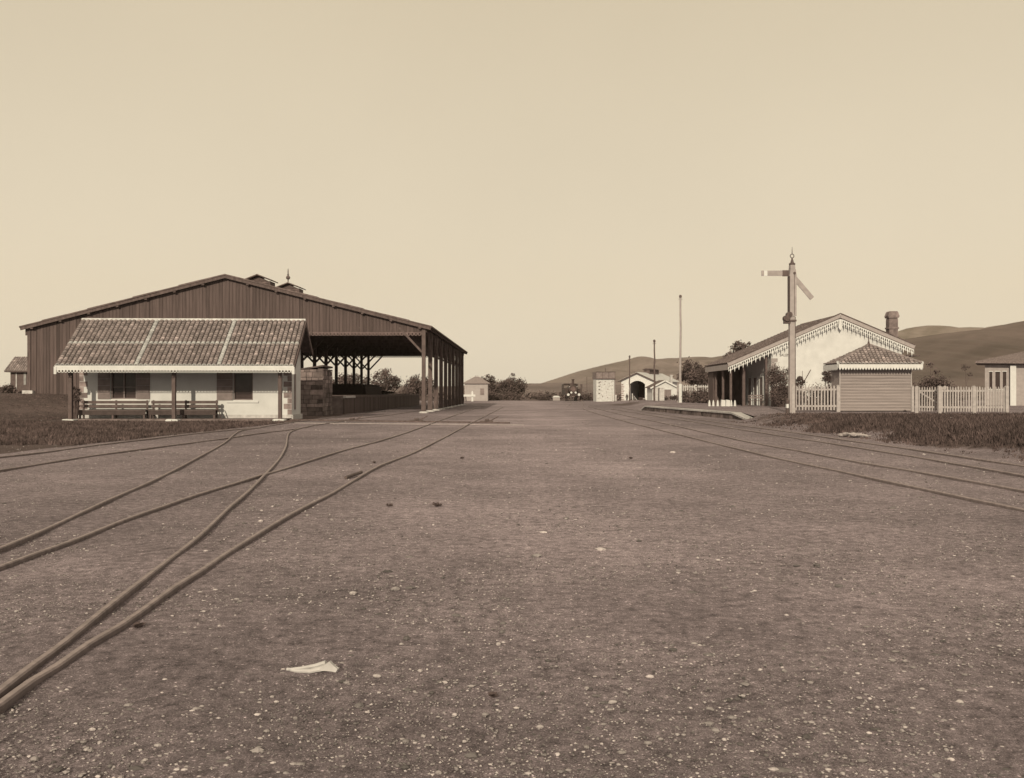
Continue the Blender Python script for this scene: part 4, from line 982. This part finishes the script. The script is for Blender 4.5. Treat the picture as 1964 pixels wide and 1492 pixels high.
m = MB(); X0 = XZ(1480, 0, 68.5)[0]; X1 = XZ(1512, 0, 68.5)[0]; m.box((X0, 68.5, .2), (X1, 68.7, 1.88)); m.box((X0-.03, 68.45, 1.88), (X1+.03, 68.75, 1.95), 1)
o = m.build('garden_wall', [M_POST, M_PALEP]); tag(o, 'low garden wall with a pale cap behind the dark bush and signal', 'wall')
m = MB(); a = XZ(1531, 730, 62); b_ = XZ(1555, 709, 62); m.tube([(a[0],62,a[1]-.8),(b_[0],62,b_[1])], .03, 6); m.tube([(XZ(1539,0,62)[0],62,.3),(XZ(1539,0,62)[0],62,XZ(0,711,62)[1])], .015, 5)
o = m.build('cane', M_BARK); tag(o, 'crossed garden canes against the white gable behind the left fence', 'cane')

# ------------------------------------------------------------------ house at the far right
YR = 75.0; rx = XZ(1889, 0, YR)[0]
RH = thing('house', 'pale house with a hipped roof at the right edge behind the fence', 'house', (rx, YR, .38), R(-29))
def rp(px, py): X, Z = XZ(px, py, YR); return (X-rx)*.883, Z-.38
wv = [(rp(a, 0)[0], rp(b_, 0)[0], rp(0, 746)[1], rp(0, 713)[1]) for a, b_ in ((1897.5, 1903), (1909, 1917.5), (1923, 1929.5))]
m = MB(); xe2 = 7.0; wall_holes(m, 0, xe2, 0, .3, -.4, rp(0, 700)[1], wv); m.box((0, .3, -.4), (.3, 5, rp(0,700)[1])); m.box((xe2-.3, .3, -.4), (xe2, 5, rp(0,700)[1])); m.box((.3, 4.7, -.4), (xe2-.3, 5, rp(0,700)[1])); m.build('wall', M_PALEP, RH)
for a, b_, c, d in wv:
    m = MB(); m.box((a, .12, c), (b_, .16, d)); wi = m.build('window', M_GLASS, RH); m = MB(); m.box((a-.05, -.03, c-.06), (b_+.05, -.002, c)); m.box((a-.05, -.03, d), (b_+.05, -.002, d+.06)); m.build('frame', M_WHITE, wi)
m = MB(); p0 = rp(1937, 0)[0]; p1 = rp(1948, 0)[0]; m.box((p0, -.35, -.4), (p1, -.003, rp(0,701)[1])); m.build('pilaster', M_WHITE, RH)
zE = rp(0, 698)[1]; zK = rp(0, 683)[1]; xa = rp(1871, 0)[0]
m = MB(); cn = [(xa, -.8, zE+.22), (xe2+.8, -.8, zE), (xe2+.8, 5.8, zE), (xa, 5.8, zE+.22)]
r0, r1 = (3.2, 2.5, zK+.5), (5, 2.5, zK+.5)
slab(m, [cn[0], cn[1], r1, r0], .16); slab(m, [cn[1], cn[2], r1], .16); slab(m, [cn[2], cn[3], r0, r1], .16); slab(m, [cn[3], cn[0], r0], .16)
m.build('roof', M_TILE2, RH)

# ------------------------------------------------------------------ small house at the far left
YL = 90.0; lx0 = XZ(20, 0, YL)[0]; lx1 = XZ(75, 0, YL)[0]; lz = 1.35
LH = thing('small_house', 'small tiled outbuilding at the far left beside the goods shed', 'outbuilding', ((lx0+lx1)/2, YL, lz), 0)
hw2 = (lx1-lx0)/2
m = MB(); m.box((-hw2, 0, -.3), (hw2, 3, 2.3)); m.build('wall', M_POST, LH)
m = MB(); dx = XZ(31.5, 0, YL)[0]-(lx0+lx1)/2; m.box((dx-.05, -.04, .45), (dx+.05, -.003, 2.15)); dx = XZ(48,0,YL)[0]-(lx0+lx1)/2; m.box((dx-.12, -.04, .9), (dx+.12, -.003, 2.15), 0, .6); m.build('door_frame', M_COPE, LH)
m = MB(); slab(m, [(-hw2-.35, -.5, 2.25), (hw2+.3, -.5, 2.25), (hw2, 1.4, 3.75), (-hw2+.1, 1.4, 3.75)], .08); slab(m, [(-hw2+.1, 1.4, 3.75), (hw2, 1.4, 3.75), (hw2+.3, 3.4, 2.25), (-hw2-.35, 3.4, 2.25)], .08); slab(m, [(-hw2-.35, -.5, 2.25), (-hw2+.1, 1.4, 3.75), (-hw2-.35, 3.4, 2.25)], .08); lr = m.build('roof', M_ROOFD, LH)
tile_plane(Vector((-hw2-.35, -.52, 2.28)), Vector((2*hw2+.65, 0, 0)), Vector((0, 1.92, 1.5)), 16, 9, None, lr, 'roof_tiles', edge_white=False, seed=9)
bush('low dark scrub beside the small outbuilding at the far left', at_px(0, 88, 1.3), 2.2, 1, .95, 1200, .12, 62)

# ------------------------------------------------------------------ distant hip roofed building (left of centre)
YD = 152.0; xd = XZ(891, 0, YD)[0]
DH = thing('small_building', 'pale small building with a hipped roof and one shuttered window beyond the goods shed', 'building', (xd, YD, 0), R(0))
wd = XZ(935.5, 0, YD)[0]-xd
m = MB(); m.box((0, 0, -.3), (wd, 4, 3.05)); m.build('wall', mat('pale_plaster', .34, .9, 2, .08), DH)
a = XZ(921, 745, YD); b_ = XZ(928.5, 757.5, YD); m = MB(); m.box((a[0]-xd, -.04, b_[1]), (b_[0]-xd, -.003, a[1])); m.build('shutter', M_SHUT, DH)
m = MB(); e = .35; cn = [(-e, -e, 3.05), (wd+e, -e, 3.05), (wd+e, 4+e, 3.05), (-e, 4+e, 3.05)]; r0, r1 = (wd*.42, 2, 4.2), (wd*.6, 2, 4.2)
slab(m, [cn[0], cn[1], r1, r0], .1); slab(m, [cn[1], cn[2], r1], .1); slab(m, [cn[2], cn[3], r0, r1], .1); slab(m, [cn[3], cn[0], r0], .1); m.build('roof', M_TILE, DH)
# buffer stop / barrier with banded posts
p = G(883, 769.8)
bf = thing('buffer_stop', 'white barrier with two black banded posts before the distant pale building', 'barrier', p, 0)
dxp = (906-883)*p.y/F
for x in (0, dxp):
    m = MB(); m.box((x-.15,-.15,0),(x+.15,.15,.72)); m.box((x-.15,-.15,.72),(x+.15,.15,1.12),1); m.box((x-.15,-.15,1.12),(x+.15,.15,1.5)); m.lathe((x,0,1.5),[(.15,0),(.1,.12),(.02,.2)],10); m.build('post', [M_WHITE, M_BLACK], bf)
m = MB(); m.box((-.35,-.21,.78),(dxp+.5,-.152,1.12)); m.build('crossbeam', M_WHITE, bf)
m = MB(); m.bar((.45,1.2,0),(.45,.1,1.0),.14); m.bar((.85,1.2,0),(.85,.1,1.0),.14); m.build('strut', M_DARK, bf)

# ------------------------------------------------------------------ locomotive
p = G(1100, 769.3)
LC = thing('locomotive', 'dark steam locomotive standing head on at the far end of the yard', 'locomotive', p, R(3))
m = MB(); m.box((-1.25,.35,1.0),(1.25,6.2,1.25)); m.box((-1.25,.05,.82),(1.25,.35,1.32)); m.build('frame', M_LOCO, LC)
m = MB(); m.tube([(0,.9,1.95),(0,5.0,1.95)], .62, 20); m.build('boiler', M_LOCO, LC)
m = MB(); m.tube([(0,.5,1.95),(0,.9,1.95)], .7, 20, 0, 1.2); sb = m.build('smokebox', M_LOCO, LC)
m = MB(); m.tube([(0,.42,1.95),(0,.5,1.95)], [.42,.48], 18, 0, 2.2); m.bar((-.35,.4,1.95),(.35,.4,1.95),.04,.04,0,4); m.bar((0,.4,1.6),(0,.4,2.3),.04,.04,0,4); m.build('smokebox_door', M_LOCO, sb)
m = MB(); m.lathe((0,.75,2.6), [(.26,0),(.2,.15),(.19,.95),(.26,1.0),(.25,1.08)], 14); m.build('chimney', M_BLACK, LC)
m = MB(); m.lathe((0,2.6,2.5), [(.34,0),(.33,.35),(.2,.55),(.03,.6)], 14); m.build('dome', M_IRON, LC)
m = MB(); m.box((-1.3,4.6,1.25),(1.3,6.2,2.2)); m.box((-1.3,4.6,2.2),(-1.1,6.2,2.75)); m.box((1.1,4.6,2.2),(1.3,6.2,2.75)); m.box((-1.1,4.6,2.65),(1.1,4.7,2.78)); m.box((-.25,4.6,2.2),(.25,4.7,2.65)); m.prism([(-1.42,2.78),(1.42,2.78),(1.0,2.98),(-1.0,2.98)],4.4,6.4); m.build('cab', M_LOCO, LC)
for s_ in (-1, 1):
    m = MB(); m.box((s_*1.0-.3,1.2,1.25),(s_*1.0+.3,4.5,2.1)); m.build('side_tank', M_LOCO, LC)
    m = MB(); m.tube([(s_*.9,-.25,1.08),(s_*.9,.05,1.08)], [.22,.12], 12, 0, 1); m.build('buffer', M_WHITE, LC)
    m = MB(); m.tube([(s_*.36,.0,1.42),(s_*.36,.25,1.42)], .17, 12); m.box((s_*.36-.12,.0,1.3),(s_*.36+.12,.24,1.34)); m.build('lamp', M_WHITE, LC)
    m = MB(); m.tube([(s_*.62,.6,2.3),(s_*.62,.3,2.42)], .07, 8); m.build('handrail_knob', M_COPE, LC)
    for y in (1.2, 3.0, 4.8): m = MB(); m.tube([(s_*.72,y,.55),(s_*.85,y,.55)], .55, 20); m.tube([(s_*.85,y,.55),(s_*.9,y,.55)], .12, 10, 0, 2); m.build('wheel', M_IRON, LC)
m = MB(); m.bar((0,-.05,.95),(0,-.1,.55),.08,.08); m.box((-.2,-.02,.72),(.2,.06,.8),0,3); m.build('coupling', M_IRON, LC)
# short stretch of rails to carry it
t_ = thing('railway_track', 'short far stretch of track under the locomotive', 'railway track', (0,0,0), 0, 'railway tracks in the yard')
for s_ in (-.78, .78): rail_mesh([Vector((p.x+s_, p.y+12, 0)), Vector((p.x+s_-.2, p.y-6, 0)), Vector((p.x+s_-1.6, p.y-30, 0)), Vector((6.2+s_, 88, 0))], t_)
m = MB(); q = at_px(1115, 149, 0); m.tube([(0,0,0),(0,0,2.7)], .14, 10); m.tube([(0,0,2.7),(0,0,2.85)], [.2,.17], 10); m.lathe((0,0,0),[(.3,0),(.26,.25)],10)
o = m.build('water_crane', M_IRON); o.location = q; tag(o, 'dark upright column just right of the locomotive', 'column')
# white hut on the ground left of locomotive
q = at_px(1067, 158, 0); t_ = thing('trackside_hut', 'tiny white ridge roofed box left of the locomotive', 'hut', q, 0)
m = MB(); m.box((-.62,-.4,0),(.62,.6,.55)); m.build('wall', M_PALEP, t_); m = MB(); m.prism([(-.72,.56),(.72,.56),(.35,.85),(-.35,.85)], -.5,.7); m.build('roof', M_WHITE, t_)

# ------------------------------------------------------------------ water tower
YT = 140; q = at_px(1161, YT, 0); WT = thing('water_tower', 'pale rubble stone water tower with a dark iron tank on top', 'water tower', q, R(4))
k = YT/F; wb = 17.5*k
m = MB(); m.box((-wb,0,-.2),(wb,3,3.6)); rs = random.Random(2)
tb = m.build('wall', mat('pale_rubble', .5, .9, 3.2, .16, .05, 5), WT)
m = MB()
for i in range(34): x = rs.uniform(-wb+.15, wb-.25); z = rs.uniform(.4, 3.35); w_ = rs.uniform(.05,.2); m.box((x,-.012,z),(x+w_,-.002,z+rs.uniform(.05,.14)),0,rs.uniform(.8,1.5))
for z in (1.2, 1.8, 2.35, 2.9): m.box((-wb+.35,-.014,z),(-wb+.6,-.0025,z+.16),0,.7)
m.build('facing_stones', M_STONE, tb); tb.children[0]['kind'] = 'stuff'
m = MB(); wt = 18.8*k; m.box((-wt,-.25,3.62),(wt,3.25,4.68)); tk = m.build('tank', M_SHUT, WT)
m = MB()
for x in (-wt, -wt/3, wt/3-.05, wt-.06): m.box((x,-.29,3.6),(x+.06,-.252,4.7))
m.box((-wt-.04,-.3,4.64),(wt+.04,-.252,4.73),0,.8); m.box((-wt-.04,-.3,3.57),(wt+.04,-.252,3.66)); m.build('tank_flange', M_IRON, tk)
m = MB(); m.tube([(.1,.5,4.6),(.1,.5,5.3)],.04,6); m.build('gauge_rod', M_IRON, tk)
m = MB(); m.box((wb+.05,-.1,0),(wb+.2,.1,3.6)); m.tube([(wb+.35,0,3.6),(wb+.6,-.3,1.6)],.03,6); m.build('downpipe', M_SHUT, WT)
for px, hh_, lb in ((1175,1.25,'short pale post right of the water tower base'),(1181,1.1,'second short pale post beside the water tower'),):
    m = MB(); m.box((-.1,-.08,0),(.1,.08,hh_)); m.box((-.14,-.1,hh_-.25),(.14,-.081,hh_-.12)); o = m.build('marker_post', M_COPE); o.location = at_px(px, 131, 0); tag(o, lb, 'post')

# ------------------------------------------------------------------ engine shed
YE = 140; ES = thing('engine_shed', 'white stone engine shed with a dark arched doorway and ridge ventilator', 'engine shed', at_px(1222.5, YE, 0), R(-27))
M_ES = mat('white_stone_wall', .6, .9, 5, .14, .03, 6)
k = YE/F; hw3 = 29*k/math.cos(R(27))*1.0; ze, zk = 3.35, 4.55; Ls = 13
def arch(hw_, zsp, rise, n=12): return [(-hw_ + 2*hw_*i/n, zsp + rise*math.sin(math.pi*i/n)**.8) for i in range(n+1)]
aw = 15.2*k; ar = arch(aw, 2.75, .55)
m = MB(); m.prism([(-hw3,-.2),(-aw,-.2),(-aw,2.75),(-hw3,2.75)],0,.45); m.prism([(aw,-.2),(hw3,-.2),(hw3,2.75),(aw,2.75)],0,.45)
for i in range(12):
    (xa,za),(xb,zb) = ar[i], ar[i+1]; tp = lambda x: zk - abs(x)/hw3*(zk-ze)
    m.prism([(xa,za),(xb,zb),(xb,tp(xb)),(xa,tp(xa))],0,.45)
m.prism([(-hw3,2.75),(-aw,2.75),(-aw,tp(aw)),(-hw3,ze)],0,.45); m.prism([(aw,2.75),(hw3,2.75),(hw3,ze),(aw,tp(aw))],0,.45)
m.box((-hw3,.45,-.2),(-hw3+.4,Ls,ze)); m.box((hw3-.4,.45,-.2),(hw3,Ls,ze)); m.box((-hw3+.4,Ls-.4,-.2),(hw3-.4,Ls,ze)); m.build('wall', M_ES, ES)
ov = .45
m = MB(); se = (zk-ze)/hw3
slab(m, [(-hw3-ov,-.4,ze-se*ov+.12),(0,-.4,zk+.12),(0,Ls,zk+.12),(-hw3-ov,Ls,ze-se*ov+.12)],.1); slab(m, [(0,-.4,zk+.12),(hw3+ov,-.4,ze-se*ov+.12),(hw3+ov,Ls,ze-se*ov+.12),(0,Ls,zk+.12)],.1)
er = m.build('roof', M_SHEET, ES)
m = MB(); m.bar((-hw3-ov,-.43,ze-se*ov),(0,-.43,zk),.05,.16,up=(0,0,1)); m.bar((0,-.43,zk),(hw3+ov,-.43,ze-se*ov),.05,.16,up=(0,0,1)); m.build('bargeboard', M_DARK, ES)
m = MB(); m.box((-.5,4.5,zk-.1),(.5,9.5,zk+.6)); v_ = m.build('ventilator', M_DARK, er); m = MB(); m.prism([(-.75,zk+.62),(.75,zk+.62),(0,zk+.85)],4.2,9.8); m.build('ventilator_roof', M_ROOFD, v_)
m = MB()
for sgn in (-1, 1):
    z = .2; i = 0
    while z < 2.9: m.box((sgn*hw3-(.0 if sgn < 0 else .5-.15*(i%2)),-.02,z),(sgn*hw3+(.5-.15*(i%2) if sgn < 0 else 0),-.004,z+.2),0,random.uniform(1.6,2.3)); z += .34; i += 1
m.build('quoins', M_STONE, ES)
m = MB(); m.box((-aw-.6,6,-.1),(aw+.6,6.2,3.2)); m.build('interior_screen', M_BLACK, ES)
# leaning board and low things by the doorway
m = MB(); a = at_px(1213,133.5,0); m.bar((0,0,0),(.0,.1,1.3),.14,.05); m.bar((.2,0,.95),(.8,.1,.1),.22,.05); o = m.build('leaning_boards', M_COPE); o.location = a; tag(o, 'pale boards leaning before the engine shed doorway', 'boards')
m = MB(); m.box((-.55,-.1,0),(.55,.1,.16)); m.box((.9,-.2,0),(1.2,.15,.45)); o = m.build('timber_baulk', M_COPE); o.location = at_px(1222,134,.12); tag(o, 'low pale baulk and block on the ground in the engine shed doorway', 'timber')
bush('dark low growth along the foot of the engine shed', at_px(1232, 130, -.05), 2.9, .5, .5, 1100, .1, 63)
# small white gabled hut
YV = 124; VH = thing('white_cottage', 'small white gabled hut with a dark door in front of the engine shed', 'hut', at_px(1275, YV, .1), R(0)); k = YV/F
hw4 = 23.5*k; m = MB(); m.prism([(-hw4,-.3),(hw4,-.3),(hw4,2.05),(0,2.95),(-hw4,2.05)],0,5); m.build('wall', M_LIME, VH)
m = MB(); e = .35; slab(m,[(-hw4-e,-.3,2.05),(0,-.3,3.12),(0,5.2,3.12),(-hw4-e,5.2,2.05)],.07); slab(m,[(0,-.3,3.12),(hw4+e,-.3,2.05),(hw4+e,5.2,2.05),(0,5.2,3.12)],.07); vr = m.build('roof', M_ROOFD, VH)
m = MB(); m.bar((-hw4-e,-.33,1.93),(0,-.33,3.0),.05,.2,up=(0,0,1)); m.bar((0,-.33,3.0),(hw4+e,-.33,1.93),.05,.2,up=(0,0,1)); m.build('bargeboard', M_WHITE, VH)
m = MB(); a = -1*k; m.box((a,-.05,0),(a+13*k,-.003,1.75)); m.build('door', M_SHUT, VH); m = MB(); m.box((a-.1,-.12,1.76),(a+13*k+.1,-.003,1.84)); m.build('lintel', M_WHITE, VH)
m = MB(); m.box((12*k,.5,2.3),(16*k,1.0,3.7)); m.box((11.4*k,.42,3.7),(16.6*k,1.08,3.82)); m.build('chimney', M_COPE, vr)
YB = 116; k = YB/F; m = MB(); m.box((-8.7*k,0,-.1),(8.7*k,1.2,1.85)); m.box((-9.3*k,-.06,1.85),(9.3*k,1.26,1.97),0,1.1); 
for x in (-.4,-.1,.2): m.box((x,-.02,0),(x+.18,-.003,.12),1)
o = m.build('stone_tank', [M_COPE, M_BLACK]); o.location = at_px(1265.5, YB, .12); tag(o, 'squat pale masonry block in front of the small white hut', 'masonry block')
bush('dark low growth at the door side of the small white hut', at_px(1292, 119), 1.6, .4, .75, 1200, .09, 64)
# poles
def pole(px, Y, ytop, label, r0, r1, mt, lower=None, knob=.16):
    P_ = at_px(px, Y); hh_ = H + (HZ-ytop)*Y/F - P_[2]; t_ = thing('pole', label, 'pole', P_, 0); m = MB(); rs = random.Random(px)
    pts = [(rs.uniform(-.05,.05)*(0 < i < 6), 0, hh_*i/7) for i in range(8)]
    m.tube(pts, [r0+(r1-r0)*i/7 for i in range(8)], 8); m.build('shaft', mt, t_)
    m = MB(); m.lathe((0,0,hh_), [(r1,0),(knob,.05),(knob*.9,.2),(r1,.3)], 8); m.tube([(-knob*1.3,0,hh_-.15),(knob*1.3,0,hh_-.15)],.03,5); m.build('cap', M_DARK, t_)
    if lower: m = MB(); m.tube([(0,0,0),(0,0,lower)], r0*1.35, 8); m.build('painted_base', M_WHITE, t_)
pole(1305, 95, 571, 'tallest pole in the yard, pale with a thick white base', .14, .1, M_PALEP, 2.0)
pole(1255, 108, 656, 'dark crooked pole standing before the small white hut', .12, .08, M_POST)
pole(1207.5, 112, 686, 'thin dark pole in front of the engine shed wall', .085, .06, M_POST, knob=.12)
pole(1125.5, 175, 726, 'faint thin distant pole between locomotive and water tower', .06, .05, M_POST, knob=.07)
m = MB(); m.tube([(0,0,0),(0,0,1.75)], .1, 8); m.lathe((0,0,1.75),[(.1,0),(.14,.06),(.05,.2)],8); o = m.build('short_post', M_PALEP); o.location = at_px(1300, 96); tag(o, 'short grey post just left of the white based tall pole', 'post')

# ------------------------------------------------------------------ people (tiny in the distance)
def person(label, loc, rot, hgt, pose):
    t_ = thing('person', label, 'person', loc, rot); s_ = hgt/1.7
    J = dict(pelvis=(0,0,.92), chest=(0,0,1.28), neck=(0,0,1.46), head=(0,-.02,1.6), ls=(-.19,0,1.4), le=(-.26,-.02,1.12), lh=(-.24,-.14,.88), rs=(.19,0,1.4), re=(.27,0,1.13), rh=(.28,-.1,.88), lk=(-.11,-.04,.5), lf=(-.12,0,.06), rk=(.11,-.03,.5), rf=(.14,.02,.06), lt=(-.13,-.16,.03), rt=(.16,-.14,.03))
    if pose: J.update(chest=(0,-.14,1.24), neck=(0,-.2,1.4), head=(0,-.27,1.52), ls=(-.19,-.16,1.34), rs=(.19,-.16,1.34), le=(-.25,-.3,1.1), lh=(-.18,-.42,.9), re=(.25,-.3,1.1), rh=(.18,-.42,.92))
    rad = dict(pelvis=.15, chest=.17, neck=.06, head=.1, ls=.075, le=.045, lh=.035, rs=.075, re=.045, rh=.035, lk=.065, lf=.045, rk=.065, rf=.045, lt=.04, rt=.04)
    E = [('pelvis','chest'),('chest','neck'),('neck','head'),('chest','ls'),('ls','le'),('le','lh'),('chest','rs'),('rs','re'),('re','rh'),('pelvis','lk'),('lk','lf'),('lf','lt'),('pelvis','rk'),('rk','rf'),('rf','rt')]
    ks = list(J); me = bpy.data.meshes.new('body'); me.from_pydata([Vector(J[k])*s_ for k in ks], [(ks.index(a), ks.index(b)) for a, b in E], [])
    o = bpy.data.objects.new('body', me); C.objects.link(o); o.parent = t_; me.materials.append(M_CLOTH)
    sk = o.modifiers.new('skin', 'SKIN'); sb = o.modifiers.new('sub', 'SUBSURF'); sb.levels = 1; sb.render_levels = 1
    bpy.context.view_layer.objects.active = o
    if not me.skin_vertices: me.attributes.new
    for i, k in enumerate(ks): me.skin_vertices[0].data[i].radius = (rad[k]*s_, rad[k]*s_)
    me.skin_vertices[0].data[0].use_root = True
    dg = bpy.context.evaluated_depsgraph_get(); nm = bpy.data.meshes.new_from_object(o.evaluated_get(dg)); o.modifiers.clear(); o.data = nm
    if not nm.materials: nm.materials.append(M_CLOTH)
    ca = nm.color_attributes.new('Col', 'FLOAT_COLOR', 'CORNER'); ca.data.foreach_set('color', [1.0]*(4*len(nm.loops)))
    m = MB(); hx, hy, hz = (Vector(J['head'])*s_); m.lathe((hx,hy,hz+.02*s_), [(.12*s_,0),(.125*s_,.04*s_),(.1*s_,.1*s_),(.03*s_,.14*s_)], 12); m.build('hat', M_POST, t_)
person('person in dark clothes standing by the thin pole before the engine shed', at_px(1202.5, 128, -.02), R(200), 1.25, 0)
person('person in dark clothes standing by the right side of the engine shed door', at_px(1243, 129, .0), R(150), 1.35, 1)

# ------------------------------------------------------------------ haze
m = MB(); m.box((-3900, -60, -30), (3900, 3400, 420)); hz_o = m.build('haze', M_BLACK)
hm = bpy.data.materials.new('air'); hm.use_nodes = True; t = hm.node_tree; t.nodes.clear()
pv = t.nodes.new('ShaderNodeVolumePrincipled'); pv.inputs['Color'].default_value = (1, .9, .72, 1); pv.inputs['Density'].default_value = .0001; pv.inputs['Anisotropy'].default_value = 0
ho = t.nodes.new('ShaderNodeOutputMaterial'); t.links.new(pv.outputs[0], ho.inputs['Volume'])
hz_o.data.materials.clear(); hz_o.data.materials.append(hm); tag(hz_o, 'thin pale haze over the plain and hills', 'haze', kind='stuff')
